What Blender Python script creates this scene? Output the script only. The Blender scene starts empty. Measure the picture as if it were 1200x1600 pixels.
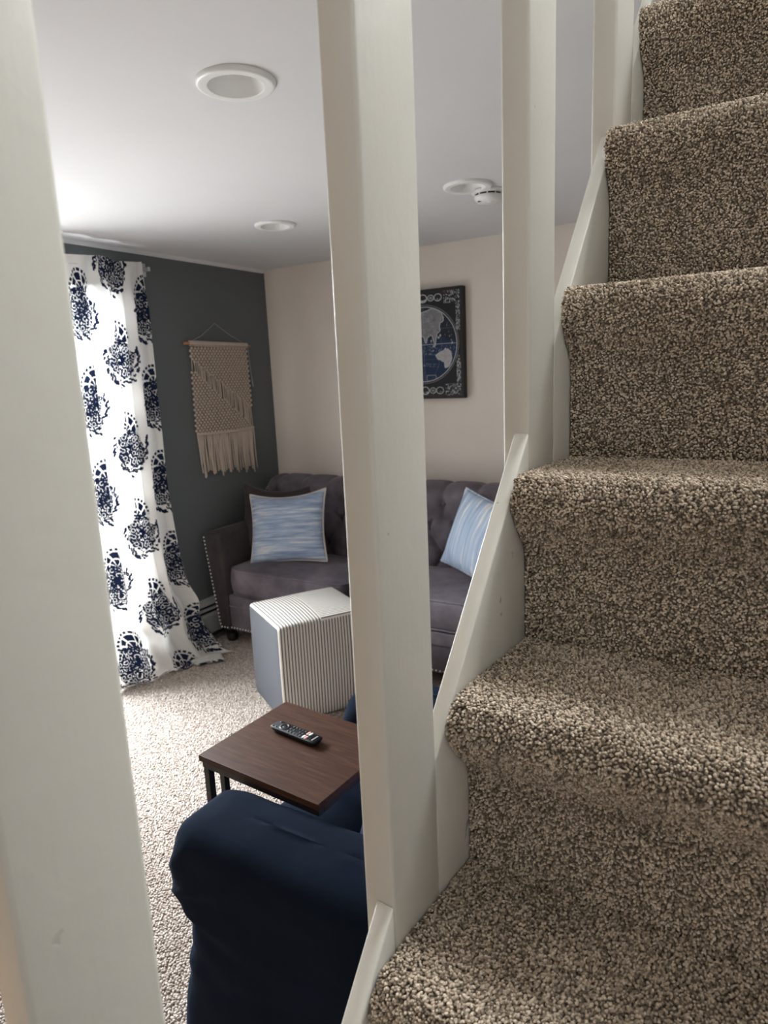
import bpy, bmesh, math, random
import numpy as np
from mathutils import Matrix, Vector

random.seed(7)
rng = np.random.default_rng(7)
C = bpy.context.scene.collection
PI = math.pi

# ------------------------------------------------------------------ camera
EYE = 1.605                                   # eye height over the living-room carpet
cam_d = bpy.data.cameras.new('camera')
cam = bpy.data.objects.new('camera', cam_d)
C.objects.link(cam)
R_ = Vector((0.85525913, 0.51641183, -0.04301918))
U_ = Vector((-0.06737594, 0.19312791, 0.97885755))
F_ = Vector((-0.51380182, 0.83427839, -0.19996814))
cam.matrix_world = Matrix(((R_.x, U_.x, -F_.x, 0), (R_.y, U_.y, -F_.y, 0), (R_.z, U_.z, -F_.z, EYE), (0, 0, 0, 1)))
cam_d.sensor_fit = 'VERTICAL'
cam_d.sensor_height = 36.0
cam_d.lens = 1050.0 / 1600.0 * 36.0
cam_d.clip_start = 0.02
cam_d.dof.use_dof = True
cam_d.dof.focus_distance = 1.15
cam_d.dof.aperture_fstop = 7.5
sc = bpy.context.scene
sc.camera = cam

# ------------------------------------------------------------------ world, light, exposure
w = bpy.data.worlds.new('daylight')
sc.world = w
w.use_nodes = True
w.node_tree.nodes['Background'].inputs[0].default_value = (0.78, 0.88, 1.0, 1)
w.node_tree.nodes['Background'].inputs[1].default_value = 1.0


def area(name, loc, target, sx, sy, power, col):
    l = bpy.data.lights.new(name, 'AREA')
    l.shape = 'RECTANGLE'
    l.size, l.size_y, l.energy, l.color = sx, sy, power, col
    o = bpy.data.objects.new(name, l)
    C.objects.link(o)
    o.location = loc
    o.rotation_euler = (Vector(target) - Vector(loc)).to_track_quat('-Z', 'Y').to_euler()
    return o


area('patio_daylight', (-3.98, 1.85, 2.45), (-2.4, 1.90, 0.0), 2.0, 1.6, 930, (0.90, 0.96, 1.0))
area('patio_ground_bounce', (-3.55, 1.78, 0.75), (-1.2, 1.90, 1.15), 1.3, 1.3, 58, (0.98, 0.98, 0.96))
area('upstairs_daylight', (0.45, 2.55, 4.75), (0.05, 0.7, 1.1), 0.9, 1.3, 295, (0.94, 0.98, 1.0))
area('rear_window_daylight', (-0.1, -2.78, 1.15), (-0.1, -0.9, 0.0), 1.2, 1.0, 8, (1.0, 0.92, 0.82))

sc.view_settings.view_transform = 'Standard'
sc.view_settings.look = 'None'
sc.view_settings.gamma = 1.0
sc.view_settings.use_curve_mapping = False
sc.view_settings.exposure = 0.06
sc.cycles.max_bounces = 10
sc.cycles.diffuse_bounces = 6
sc.cycles.sample_clamp_indirect = 6.0
sc.cycles.caustics_reflective = False
sc.cycles.caustics_refractive = False


# ------------------------------------------------------------------ material helpers
class NT:
    def __init__(s, name, rough=0.6, spec=0.4):
        s.m = bpy.data.materials.new(name)
        s.m.use_nodes = True
        s.t = s.m.node_tree
        s.b = s.t.nodes['Principled BSDF']
        s.b.inputs['Roughness'].default_value = rough
        s.b.inputs['Specular IOR Level'].default_value = spec

    def n(s, typ, **kw):
        nd = s.t.nodes.new(typ)
        for k, v in kw.items():
            if k.startswith('i_'):
                nd.inputs[k[2:].replace('_', ' ')].default_value = v
            else:
                setattr(nd, k, v)
        return nd

    def l(s, a, b):
        s.t.links.new(a, b)

    def coord(s, out='Object', scale=(1, 1, 1), rot=(0, 0, 0)):
        tc = s.n('ShaderNodeTexCoord')
        mp = s.n('ShaderNodeMapping')
        mp.inputs['Scale'].default_value = scale
        mp.inputs['Rotation'].default_value = rot
        s.l(tc.outputs[out], mp.inputs[0])
        return mp.outputs[0]

    def noise(s, vec, scale, detail=4, rough=0.55):
        nd = s.n('ShaderNodeTexNoise')
        nd.inputs['Scale'].default_value = scale
        nd.inputs['Detail'].default_value = detail
        nd.inputs['Roughness'].default_value = rough
        if vec is not None:
            s.l(vec, nd.inputs['Vector'])
        return nd.outputs['Fac']

    def ramp(s, fac, stops, interp='LINEAR'):
        r = s.n('ShaderNodeValToRGB')
        r.color_ramp.interpolation = interp
        e = r.color_ramp.elements
        while len(e) < len(stops):
            e.new(0.5)
        for i, (p, c) in enumerate(stops):
            e[i].position = p
            e[i].color = (c[0], c[1], c[2], 1) if not isinstance(c, (int, float)) else (c, c, c, 1)
        s.l(fac, r.inputs[0])
        return r.outputs[0]

    def mix(s, fac, a, b, mode='MIX'):
        m = s.n('ShaderNodeMix', data_type='RGBA', blend_type=mode)
        for sock, v in ((0, fac), (6, a), (7, b)):
            if isinstance(v, bpy.types.NodeSocket):
                s.l(v, m.inputs[sock])
            elif isinstance(v, (int, float)):
                m.inputs[sock].default_value = v
            else:
                m.inputs[sock].default_value = (v[0], v[1], v[2], 1)
        return m.outputs[2]

    def math(s, op, a, b=None):
        m = s.n('ShaderNodeMath', operation=op)
        for i, v in enumerate((a, b)):
            if v is None:
                continue
            if isinstance(v, bpy.types.NodeSocket):
                s.l(v, m.inputs[i])
            else:
                m.inputs[i].default_value = v
        return m.outputs[0]

    def col(s, v):
        if isinstance(v, bpy.types.NodeSocket):
            s.l(v, s.b.inputs['Base Color'])
        else:
            s.b.inputs['Base Color'].default_value = (v[0], v[1], v[2], 1)

    def bump(s, h, strength=0.2, dist=0.002):
        b = s.n('ShaderNodeBump')
        b.inputs['Strength'].default_value = strength
        b.inputs['Distance'].default_value = dist
        s.l(h, b.inputs['Height'])
        s.l(b.outputs[0], s.b.inputs['Normal'])


def simple(name, col, rough=0.6, spec=0.4, metal=0.0, bscale=0, bstr=0.1, bdist=0.001, sheen=0.0):
    t = NT(name, rough, spec)
    t.col(col)
    t.b.inputs['Metallic'].default_value = metal
    if sheen:
        t.b.inputs['Sheen Weight'].default_value = sheen
        t.b.inputs['Sheen Roughness'].default_value = 0.4
    if bscale:
        t.bump(t.noise(t.coord(), bscale), bstr, bdist)
    return t.m


def wall_mat(name, col, rough=0.75):
    t = NT(name, rough, 0.25)
    v = t.coord()
    n = t.noise(v, 3.0, 3)
    t.col(t.mix(n, [c * 0.96 for c in col], [min(1, c * 1.04) for c in col]))
    t.bump(t.noise(v, 260, 3), 0.06, 0.001)
    return t.m


def paint_mat(name, col, rough=0.38):
    """old brushed gloss paint: dents, drips and small grey scuffs"""
    t = NT(name, rough, 0.45)
    v = t.coord()
    big = t.noise(v, 9, 4)
    base = t.mix(big, [c * 0.95 for c in col], col)
    vs = t.coord(scale=(1, 1, 0.35))
    vor = t.n('ShaderNodeTexVoronoi', feature='F1')
    vor.inputs['Scale'].default_value = 22
    vor.inputs['Randomness'].default_value = 1
    nz = t.n('ShaderNodeTexNoise')
    nz.inputs['Scale'].default_value = 60
    t.l(v, nz.inputs['Vector'])
    add = t.n('ShaderNodeVectorMath', operation='MULTIPLY_ADD')
    add.inputs[1].default_value = (0.03, 0.03, 0.03)
    t.l(nz.outputs['Color'], add.inputs[0])
    t.l(vs, add.inputs[2])
    t.l(add.outputs[0], vor.inputs['Vector'])
    spot = t.ramp(vor.outputs['Distance'], [(0.0, 1), (0.06, 1), (0.09, 0)])
    pick = t.ramp(t.noise(v, 7, 1), [(0.52, 0), (0.60, 1)])
    m = t.math('MULTIPLY', spot, pick)
    t.col(t.mix(t.math('MULTIPLY', m, 0.65), base, (0.19, 0.165, 0.13)))
    brush = t.noise(t.coord(scale=(60, 60, 4)), 3.0, 3)
    lump = t.noise(v, 55, 3)
    h = t.math('ADD', t.math('MULTIPLY', brush, 0.35), t.math('SUBTRACT', lump, t.math('MULTIPLY', m, 1.5)))
    t.bump(h, 0.22, 0.0016)
    return t.m


M = {}
M['cream'] = wall_mat('cream_wall_paint', (0.78, 0.715, 0.65))
M['slate'] = wall_mat('slate_green_wall_paint', (0.118, 0.129, 0.132), 0.6)
M['ceiling'] = wall_mat('ceiling_paint', (0.67, 0.665, 0.68))
M['white_wall'] = wall_mat('white_wall_paint', (0.60, 0.59, 0.575))
M['paint'] = paint_mat('aged_white_gloss_paint', (0.575, 0.555, 0.50))
M['trim_white'] = simple('trim_white', (0.78, 0.78, 0.77), 0.45, bscale=120, bstr=0.03)
M['white_plastic'] = simple('white_plastic', (0.80, 0.80, 0.80), 0.35, bscale=200, bstr=0.02)
M['lens'] = simple('frosted_lens', (0.78, 0.78, 0.78), 0.5, bscale=90, bstr=0.02)
M['dark_slot'] = simple('dark_slot', (0.02, 0.02, 0.02), 0.8, bscale=50, bstr=0.02)
M['black_metal'] = simple('black_powder_coat', (0.018, 0.017, 0.016), 0.45, bscale=600, bstr=0.05)
M['black_plastic'] = simple('black_plastic', (0.012, 0.012, 0.013), 0.5, 0.2, bscale=500, bstr=0.04)
M['button_grey'] = simple('grey_rubber_button', (0.10, 0.10, 0.105), 0.4, bscale=200, bstr=0.02)
M['button_white'] = simple('white_button', (0.72, 0.78, 0.74), 0.4, bscale=200, bstr=0.02)
M['button_pink'] = simple('pink_button', (0.72, 0.42, 0.38), 0.4, bscale=200, bstr=0.02)
M['print_white'] = simple('light_print', (0.75, 0.75, 0.75), 0.5, bscale=200, bstr=0.02)
M['bun_foot'] = simple('dark_stained_wood', (0.014, 0.011, 0.010), 0.4, bscale=80, bstr=0.08)
M['nail'] = simple('pale_nickel_nail', (0.78, 0.76, 0.73), 0.3, 0.8, bscale=100, bstr=0.02)
M['dowel'] = simple('dowel_wood', (0.42, 0.20, 0.09), 0.55, bscale=120, bstr=0.1)
M['cord'] = simple('cotton_cord', (0.60, 0.51, 0.43), 0.9, 0.1, bscale=900, bstr=0.5, bdist=0.002)
M['cord_grey'] = simple('grey_hanging_cord', (0.34, 0.34, 0.33), 0.9, 0.1, bscale=900, bstr=0.4)
M['cord_gap_shade'] = simple('cotton_cord_painted_shade', (0.17, 0.14, 0.115), 0.95, 0.05, bscale=700, bstr=0.4)  # darker copy of the cotton cord, with gap shade put into its colour
M['bracket'] = simple('clear_bracket', (0.55, 0.57, 0.57), 0.2, 0.6, bscale=60, bstr=0.05)
M['heater'] = simple('heater_enamel', (0.40, 0.40, 0.385), 0.4, bscale=60, bstr=0.03)
M['frame_black'] = simple('black_frame_edge', (0.012, 0.011, 0.010), 0.5, bscale=150, bstr=0.1)
M['piping'] = simple('cream_piping', (0.66, 0.60, 0.54), 0.85, 0.1, bscale=800, bstr=0.3)
M['aluminium'] = simple('white_door_frame', (0.75, 0.76, 0.76), 0.4, bscale=100, bstr=0.02)


def velvet(name, a, b, sheen=0.35):
    t = NT(name, 0.85, 0.15)
    v = t.coord()
    n = t.noise(v, 5.5, 5, 0.6)
    t.col(t.ramp(n, [(0.32, a), (0.68, b)]))
    t.b.inputs['Sheen Weight'].default_value = sheen
    t.b.inputs['Sheen Roughness'].default_value = 0.35
    t.b.inputs['Sheen Tint'].default_value = (0.75, 0.70, 0.78, 1)
    fine = t.noise(v, 700, 2)
    fold = t.noise(v, 22, 3)
    t.bump(t.math('ADD', t.math('MULTIPLY', fine, 0.15), fold), 0.25, 0.004)
    return t.m


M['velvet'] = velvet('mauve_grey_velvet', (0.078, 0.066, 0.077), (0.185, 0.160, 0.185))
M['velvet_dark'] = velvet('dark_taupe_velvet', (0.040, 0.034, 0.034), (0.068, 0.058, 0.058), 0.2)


def navy_cotton():
    t = NT('navy_slipcover_cotton', 0.95, 0.03)
    v = t.coord()
    t.col(t.ramp(t.noise(v, 4, 4), [(0.3, (0.0048, 0.0080, 0.0155)), (0.7, (0.0072, 0.0115, 0.0220))]))
    t.b.inputs['Sheen Weight'].default_value = 0.05
    t.b.inputs['Sheen Tint'].default_value = (0.45, 0.58, 0.85, 1)
    w1 = t.n('ShaderNodeTexWave', wave_type='BANDS')
    w1.inputs['Scale'].default_value = 420
    t.l(v, w1.inputs['Vector'])
    fold = t.noise(t.coord(scale=(1, 1, 0.7), rot=(0, 0.6, 0.3)), 6.5, 3, 0.5)
    t.bump(t.math('ADD', t.math('MULTIPLY', w1.outputs['Fac'], 0.01), fold), 0.5, 0.018)
    return t.m


M['navy'] = navy_cotton()


def walnut():
    t = NT('walnut_laminate', 0.48, 0.2)
    v = t.coord(scale=(3.0, 42, 42))
    n1 = t.noise(v, 3.0, 6, 0.62)
    n2 = t.noise(t.coord(scale=(5, 160, 160)), 2.5, 3)
    c = t.ramp(n1, [(0.30, (0.033, 0.0145, 0.0088)), (0.52, (0.062, 0.0275, 0.0160)), (0.72, (0.102, 0.048, 0.0295))])
    t.col(t.mix(t.math('MULTIPLY', n2, 0.55), c, (0.050, 0.022, 0.014)))
    t.bump(n2, 0.08, 0.0006)
    return t.m


M['walnut'] = walnut()


def carpet_base(name, a, b, scale):
    t = NT(name, 0.98, 0.02)
    v = t.coord()
    n = t.noise(v, scale, 4, 0.7)
    t.col(t.ramp(n, [(0.36, a), (0.64, b)]))
    t.bump(n, 0.8, 0.006)
    return t.m


def pile_mat(name, stops, patch_scale, patch):
    t = NT(name, 0.95, 0.03)
    oi = t.n('ShaderNodeObjectInfo')
    c = t.ramp(oi.outputs['Random'], stops)
    geo = t.n('ShaderNodeNewGeometry')
    n = t.noise(geo.outputs['Position'], patch_scale, 3, 0.6)
    f = t.ramp(n, [(0.35, patch[0]), (0.65, patch[1])])
    t.col(t.mix(1.0, c, f, 'MULTIPLY'))
    t.b.inputs['Sheen Weight'].default_value = 0.08
    return t.m


M['stair_base'] = carpet_base('stair_carpet_backing', (0.10, 0.08, 0.06), (0.24, 0.195, 0.15), 420)
M['stair_pile'] = pile_mat('stair_carpet_twist_pile',
                           [(0.0, (0.15, 0.122, 0.092)), (0.28, (0.27, 0.222, 0.172)), (0.55, (0.44, 0.372, 0.298)),
                            (0.80, (0.57, 0.485, 0.395)), (1.0, (0.68, 0.60, 0.50))], 11, ((0.90, 0.87, 0.83), (1.08, 1.06, 1.04)))
M['floor_base'] = carpet_base('living_carpet_backing', (0.18, 0.145, 0.115), (0.36, 0.30, 0.25), 260)
M['floor_pile'] = pile_mat('living_carpet_loop_pile',
                           [(0.0, (0.28, 0.23, 0.20)), (0.35, (0.37, 0.32, 0.285)), (0.7, (0.45, 0.40, 0.365)), (1.0, (0.52, 0.47, 0.435))],
                           2.2, ((0.93, 0.92, 0.90), (1.05, 1.05, 1.05)))


def vcol_mat(name, rough=0.8, spec=0.2, translucent=0.0, weave=0):
    t = NT(name, rough, spec)
    at = t.n('ShaderNodeAttribute', attribute_name='Col')
    t.col(at.outputs['Color'])
    if weave:
        t.bump(t.noise(t.coord(), weave, 2), 0.15, 0.001)
    if translucent:
        tr = t.n('ShaderNodeBsdfTranslucent')
        gm = t.n('ShaderNodeGamma')
        gm.inputs[1].default_value = 1.6          # dense dye lets less light through than it reflects
        t.l(at.outputs['Color'], gm.inputs[0])
        t.l(gm.outputs[0], tr.inputs['Color'])
        mx = t.n('ShaderNodeMixShader')
        mx.inputs[0].default_value = translucent
        out = t.t.nodes['Material Output']
        t.l(t.b.outputs[0], mx.inputs[1])
        t.l(tr.outputs[0], mx.inputs[2])
        t.l(mx.outputs[0], out.inputs['Surface'])
    return t.m


M['curtain'] = vcol_mat('printed_curtain_cotton', 0.9, 0.1, 0.24, 900)
M['map'] = vcol_mat('printed_map_board', 0.6, 0.25, 0, 300)


def ticking():
    """ticking stripe: navy lines on cream, running along the mesh's U coordinate"""
    t = NT('ticking_stripe_cotton', 0.92, 0.1)
    uv = t.n('ShaderNodeUVMap')
    sp = t.n('ShaderNodeSeparateXYZ')
    t.l(uv.outputs[0], sp.inputs[0])
    fr = t.math('FRACT', t.math('MULTIPLY', sp.outputs['X'], 1.0))
    stripe = t.ramp(fr, [(0.0, 0), (0.10, 0), (0.16, 1), (0.46, 1), (0.52, 0), (1.0, 0)])
    n = t.noise(t.coord(), 300, 2)
    c1 = t.mix(n, (0.62, 0.575, 0.52), (0.70, 0.655, 0.60))
    t.col(t.mix(stripe, c1, (0.082, 0.085, 0.095)))
    t.bump(n, 0.2, 0.001)
    return t.m


M['ticking'] = ticking()
M['ticking_plain'] = simple('ticking_side_cotton', (0.66, 0.66, 0.65), 0.92, 0.1, bscale=300, bstr=0.2)


def ikat(name, along, stops, sc_=(2.2, 30), base_dir='X'):
    t = NT(name, 0.9, 0.1)
    s = (sc_[0], 6, sc_[1]) if along == 'X' else (sc_[1], 6, sc_[0])
    v = t.coord(scale=s)
    n = t.noise(v, 2.0, 6, 0.62)
    c = t.ramp(n, stops)
    t.col(c)
    t.bump(t.noise(t.coord(), 500, 2), 0.2, 0.001)
    return t.m


M['ikat_h'] = ikat('blue_space_dyed_weave', 'X', [(0.28, (0.13, 0.18, 0.29)), (0.42, (0.25, 0.32, 0.45)), (0.54, (0.37, 0.44, 0.56)), (0.66, (0.64, 0.63, 0.60))])
M['ikat_v'] = ikat('pale_blue_stripe_weave', 'Z', [(0.30, (0.25, 0.32, 0.45)), (0.45, (0.36, 0.44, 0.57)), (0.55, (0.43, 0.51, 0.63)), (0.62, (0.68, 0.67, 0.63))], (0.5, 22))
M['lavender'] = ikat('periwinkle_stripe_weave', 'Z', [(0.35, (0.10, 0.11, 0.33)), (0.56, (0.15, 0.16, 0.42)), (0.62, (0.62, 0.60, 0.70)), (0.8, (0.62, 0.60, 0.70))], (0.3, 14))


def glass():
    t = NT('clear_glass')
    tr = t.n('ShaderNodeBsdfTransparent')
    gl = t.n('ShaderNodeBsdfGlossy')
    gl.inputs['Roughness'].default_value = 0.02
    lw = t.n('ShaderNodeLayerWeight')
    lw.inputs[0].default_value = 0.5
    fr = t.n('ShaderNodeMath', operation='POWER')
    fr.inputs[1].default_value = 4.0
    t.l(lw.outputs['Facing'], fr.inputs[0])
    mx = t.n('ShaderNodeMixShader')
    t.l(fr.outputs[0], mx.inputs[0])
    t.l(tr.outputs[0], mx.inputs[1])
    t.l(gl.outputs[0], mx.inputs[2])
    t.l(mx.outputs[0], t.t.nodes['Material Output'].inputs['Surface'])
    return t.m


M['glass'] = glass()


# ------------------------------------------------------------------ mesh helpers
def link(name, me, mat, parent=None, local=False, smooth=True, kind=None):
    """one mesh object; world-space vertices are moved into the parent's frame"""
    if parent is not None and not local:
        off = Vector((0, 0, 0))
        p = parent
        while p is not None:
            off += p.location
            p = p.parent
        me.transform(Matrix.Translation(-off))
    me.materials.clear()
    for m in (mat if isinstance(mat, (list, tuple)) else [mat]):
        me.materials.append(m)
    if smooth:
        me.shade_smooth()
    o = bpy.data.objects.new(name, me)
    C.objects.link(o)
    if parent is not None:
        o.parent = parent
    if kind:
        o['kind'] = kind
    return o


def thing(name, loc, label, cat, group=None, kind=None):
    o = bpy.data.objects.new(name, None)
    o.empty_display_size = 0.05
    C.objects.link(o)
    o.location = loc
    tag(o, label, cat, group)
    if kind:
        o['kind'] = kind
    return o


def tag(o, label, cat, group=None):
    o['label'] = label
    o['category'] = cat
    if group:
        o['group'] = group
    return o


def raw(verts, faces, name='m'):
    me = bpy.data.meshes.new(name)
    me.from_pydata([tuple(v) for v in verts], [], [tuple(f) for f in faces])
    me.update()
    return me


def bm_mesh(bm, name='m'):
    me = bpy.data.meshes.new(name)
    bmesh.ops.recalc_face_normals(bm, faces=bm.faces)
    bm.to_mesh(me)
    bm.free()
    return me


def box(x0, x1, y0, y1, z0, z1, bev=0.0, seg=2):
    bm = bmesh.new()
    bmesh.ops.create_cube(bm, size=1.0)
    for v in bm.verts:
        v.co = Vector(((x0 + x1) / 2 + v.co.x * (x1 - x0), (y0 + y1) / 2 + v.co.y * (y1 - y0), (z0 + z1) / 2 + v.co.z * (z1 - z0)))
    if bev:
        bmesh.ops.bevel(bm, geom=bm.edges[:], offset=bev, segments=seg, profile=0.5, affect='EDGES')
    return bm_mesh(bm)


def prism(poly, f, d0, d1, bev=0.0, seg=2):
    """poly: 2-D outline; f(p, d) -> 3-D point; extruded between depths d0 and d1"""
    bm = bmesh.new()
    a = [bm.verts.new(f(p, d0)) for p in poly]
    b = [bm.verts.new(f(p, d1)) for p in poly]
    n = len(poly)
    bm.faces.new(a)
    bm.faces.new(b[::-1])
    for i in range(n):
        bm.faces.new((a[i], b[i], b[(i + 1) % n], a[(i + 1) % n]))
    if bev:
        bmesh.ops.recalc_face_normals(bm, faces=bm.faces)
        bmesh.ops.bevel(bm, geom=bm.edges[:], offset=bev, segments=seg, profile=0.5, affect='EDGES')
    return bm_mesh(bm)


def grid(nu, nv, P, wrap_u=False):
    """P: array (nu, nv, 3) of points -> quad sheet"""
    P = np.asarray(P, float)
    idx = np.arange(nu * nv).reshape(nu, nv)
    if wrap_u:
        a, b = idx, np.roll(idx, -1, 0)
    else:
        a, b = idx[:-1], idx[1:]
    q = np.stack([a[:, :-1], b[:, :-1], b[:, 1:], a[:, 1:]], -1).reshape(-1, 4)
    me = bpy.data.meshes.new('grid')
    me.vertices.add(nu * nv)
    me.vertices.foreach_set('co', P.reshape(-1))
    me.loops.add(q.size)
    me.loops.foreach_set('vertex_index', q.reshape(-1).astype(np.int32))
    me.polygons.add(len(q))
    me.polygons.foreach_set('loop_start', np.arange(0, q.size, 4, dtype=np.int32))
    me.polygons.foreach_set('loop_total', np.full(len(q), 4, np.int32))
    me.update(calc_edges=True)
    return me


def set_cols(me, col):
    ca = me.color_attributes.new('Col', 'FLOAT_COLOR', 'POINT')
    rgba = np.ones((len(me.vertices), 4), np.float32)
    rgba[:, :3] = col.reshape(-1, 3)
    ca.data.foreach_set('color', rgba.reshape(-1))


def lathe(profile, n=32, c=(0, 0, 0)):
    P = np.zeros((n, len(profile), 3))
    for i in range(n):
        a = 2 * PI * i / n
        for j, (r, z) in enumerate(profile):
            P[i, j] = (c[0] + r * math.cos(a), c[1] + r * math.sin(a), c[2] + z)
    me = grid(n, len(profile), P, wrap_u=True)
    bm = bmesh.new()
    bm.from_mesh(me)
    bmesh.ops.remove_doubles(bm, verts=bm.verts, dist=1e-6)
    return bm_mesh(bm)


def tube_bm(bm, pts, r, n=6):
    pts = [Vector(p) for p in pts]
    rings = []
    for i, p in enumerate(pts):
        d = (pts[min(i + 1, len(pts) - 1)] - pts[max(i - 1, 0)]).normalized()
        ref = Vector((0, 0, 1)) if abs(d.z) < 0.9 else Vector((1, 0, 0))
        s = d.cross(ref).normalized()
        t = s.cross(d)
        rr = r[i] if isinstance(r, (list, tuple)) else r
        rings.append([bm.verts.new(p + (s * math.cos(2 * PI * k / n) + t * math.sin(2 * PI * k / n)) * rr) for k in range(n)])
    for a, b in zip(rings, rings[1:]):
        for k in range(n):
            bm.faces.new((a[k], a[(k + 1) % n], b[(k + 1) % n], b[k]))
    bm.faces.new(rings[0][::-1])
    bm.faces.new(rings[-1])


def tube(pts, r, n=8):
    bm = bmesh.new()
    tube_bm(bm, pts, r, n)
    return bm_mesh(bm)


def join(meshes):
    bm = bmesh.new()
    for m in meshes:
        bm.from_mesh(m)
    return bm_mesh(bm)


def superring(cx, cy, hx, hy, z, n=48, e=4.0):
    out = []
    for k in range(n):
        a = 2 * PI * k / n
        c, s = math.cos(a), math.sin(a)
        q = (abs(c) ** e + abs(s) ** e) ** (-1 / e)
        out.append((cx + hx * c * q, cy + hy * s * q, z))
    return out


def loft(rings):
    """closed rings of equal length, capped by fans"""
    n = len(rings[0])
    v = [p for r in rings for p in r]
    f = []
    for i in range(len(rings) - 1):
        for k in range(n):
            a, b = i * n + k, i * n + (k + 1) % n
            f.append((a, b, b + n, a + n))
    for ring, flip in ((0, True), (len(rings) - 1, False)):
        c = np.mean(np.array(rings[ring]), 0)
        v.append(tuple(c))
        ci = len(v) - 1
        for k in range(n):
            a, b = ring * n + k, ring * n + (k + 1) % n
            f.append((ci, b, a) if flip else (ci, a, b))
    bm = bmesh.new()
    bv = [bm.verts.new(p) for p in v]
    for q in f:
        bm.faces.new([bv[i] for i in q])
    return bm_mesh(bm)


def vnoise(x, y, seed=0):
    xi, yi = np.floor(x).astype(int), np.floor(y).astype(int)
    fx, fy = x - xi, y - yi
    fx, fy = fx * fx * (3 - 2 * fx), fy * fy * (3 - 2 * fy)

    def h(a, b):
        k = np.sin(a * 127.1 + b * 311.7 + seed * 74.7) * 43758.5453
        return k - np.floor(k)
    return (h(xi, yi) * (1 - fx) + h(xi + 1, yi) * fx) * (1 - fy) + (h(xi, yi + 1) * (1 - fx) + h(xi + 1, yi + 1) * fx) * fy


def fbm(x, y, seed=0, oct=4):
    s, a, t = 0, 0.5, 0
    for o in range(oct):
        s = s + a * vnoise(x * 2 ** o, y * 2 ** o, seed + o)
        t += a
        a *= 0.5
    return s / t


def pile(name, parent, pts, eul, sca, tuft, mat):
    """carpet pile nobody could count: tufts instanced on a cloud of points, ONE object"""
    me = bpy.data.meshes.new(name)
    me.vertices.add(len(pts))
    off = np.array(parent.matrix_world.translation if parent.parent is None else (parent.location + parent.parent.location))
    me.vertices.foreach_set('co', (np.asarray(pts, np.float32) - off.astype(np.float32)).reshape(-1))
    a = me.attributes.new('eul', 'FLOAT_VECTOR', 'POINT')
    a.data.foreach_set('vector', np.asarray(eul, np.float32).reshape(-1))
    a = me.attributes.new('sca', 'FLOAT_VECTOR', 'POINT')
    a.data.foreach_set('vector', np.asarray(sca, np.float32).reshape(-1))
    me.materials.append(mat)
    o = bpy.data.objects.new(name, me)
    C.objects.link(o)
    o.parent = parent
    o['kind'] = 'stuff'
    ng = bpy.data.node_groups.new(name, 'GeometryNodeTree')
    ng.interface.new_socket('Geometry', in_out='INPUT', socket_type='NodeSocketGeometry')
    ng.interface.new_socket('Geometry', in_out='OUTPUT', socket_type='NodeSocketGeometry')
    gi, go = ng.nodes.new('NodeGroupInput'), ng.nodes.new('NodeGroupOutput')
    iop = ng.nodes.new('GeometryNodeInstanceOnPoints')
    oi = ng.nodes.new('GeometryNodeObjectInfo')
    oi.inputs[0].default_value = tuft
    e = ng.nodes.new('GeometryNodeInputNamedAttribute')
    e.data_type = 'FLOAT_VECTOR'
    e.inputs[0].default_value = 'eul'
    s = ng.nodes.new('GeometryNodeInputNamedAttribute')
    s.data_type = 'FLOAT_VECTOR'
    s.inputs[0].default_value = 'sca'
    er = ng.nodes.new('FunctionNodeEulerToRotation')
    ng.links.new(e.outputs[0], er.inputs[0])
    ng.links.new(gi.outputs[0], iop.inputs['Points'])
    ng.links.new(oi.outputs['Geometry'], iop.inputs['Instance'])
    ng.links.new(er.outputs[0], iop.inputs['Rotation'])
    ng.links.new(s.outputs[0], iop.inputs['Scale'])
    ng.links.new(iop.outputs[0], go.inputs[0])
    mod = o.modifiers.new('pile', 'NODES')
    mod.node_group = ng
    return o


def eulers(nrm, spin):
    """euler angles that turn +Z to nrm, with a spin about it"""
    nrm = nrm / np.linalg.norm(nrm, axis=1, keepdims=True)
    ref = np.stack([np.cos(spin), np.sin(spin), np.zeros_like(spin)], 1)
    ref[np.abs((ref * nrm).sum(1)) > 0.95] = (0, 0, 1)
    x = ref - nrm * (ref * nrm).sum(1, keepdims=True)
    x /= np.linalg.norm(x, axis=1, keepdims=True)
    y = np.cross(nrm, x)
    # matrix columns x, y, nrm -> XYZ euler
    by = -np.arcsin(np.clip(x[:, 2], -1, 1))
    bx = np.arctan2(y[:, 2], nrm[:, 2])
    bz = np.arctan2(x[:, 1], x[:, 0])
    return np.stack([bx, by, bz], 1)


def tuft_object(name, prof, n, mat, lean):
    rings = []
    for r, z in prof:
        rings.append([(r * math.cos(2 * PI * k / n) + lean * z * z, r * math.sin(2 * PI * k / n), z) for k in range(n)])
    me = loft(rings)
    me.shade_smooth()
    me.materials.append(mat)
    return bpy.data.objects.new(name, me)          # never linked to the scene: only a source for the pile


# ------------------------------------------------------------------ the room
WX, BY, CH = -3.126, 3.669, 2.325                # slate wall, cream wall, ceiling height
RX, FY = 0.86, -2.60                             # right-hand stairwell wall, wall behind the camera
DY0, DY1, DZ1 = 1.10, 2.44, 2.16                 # patio door opening in the slate wall


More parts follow.
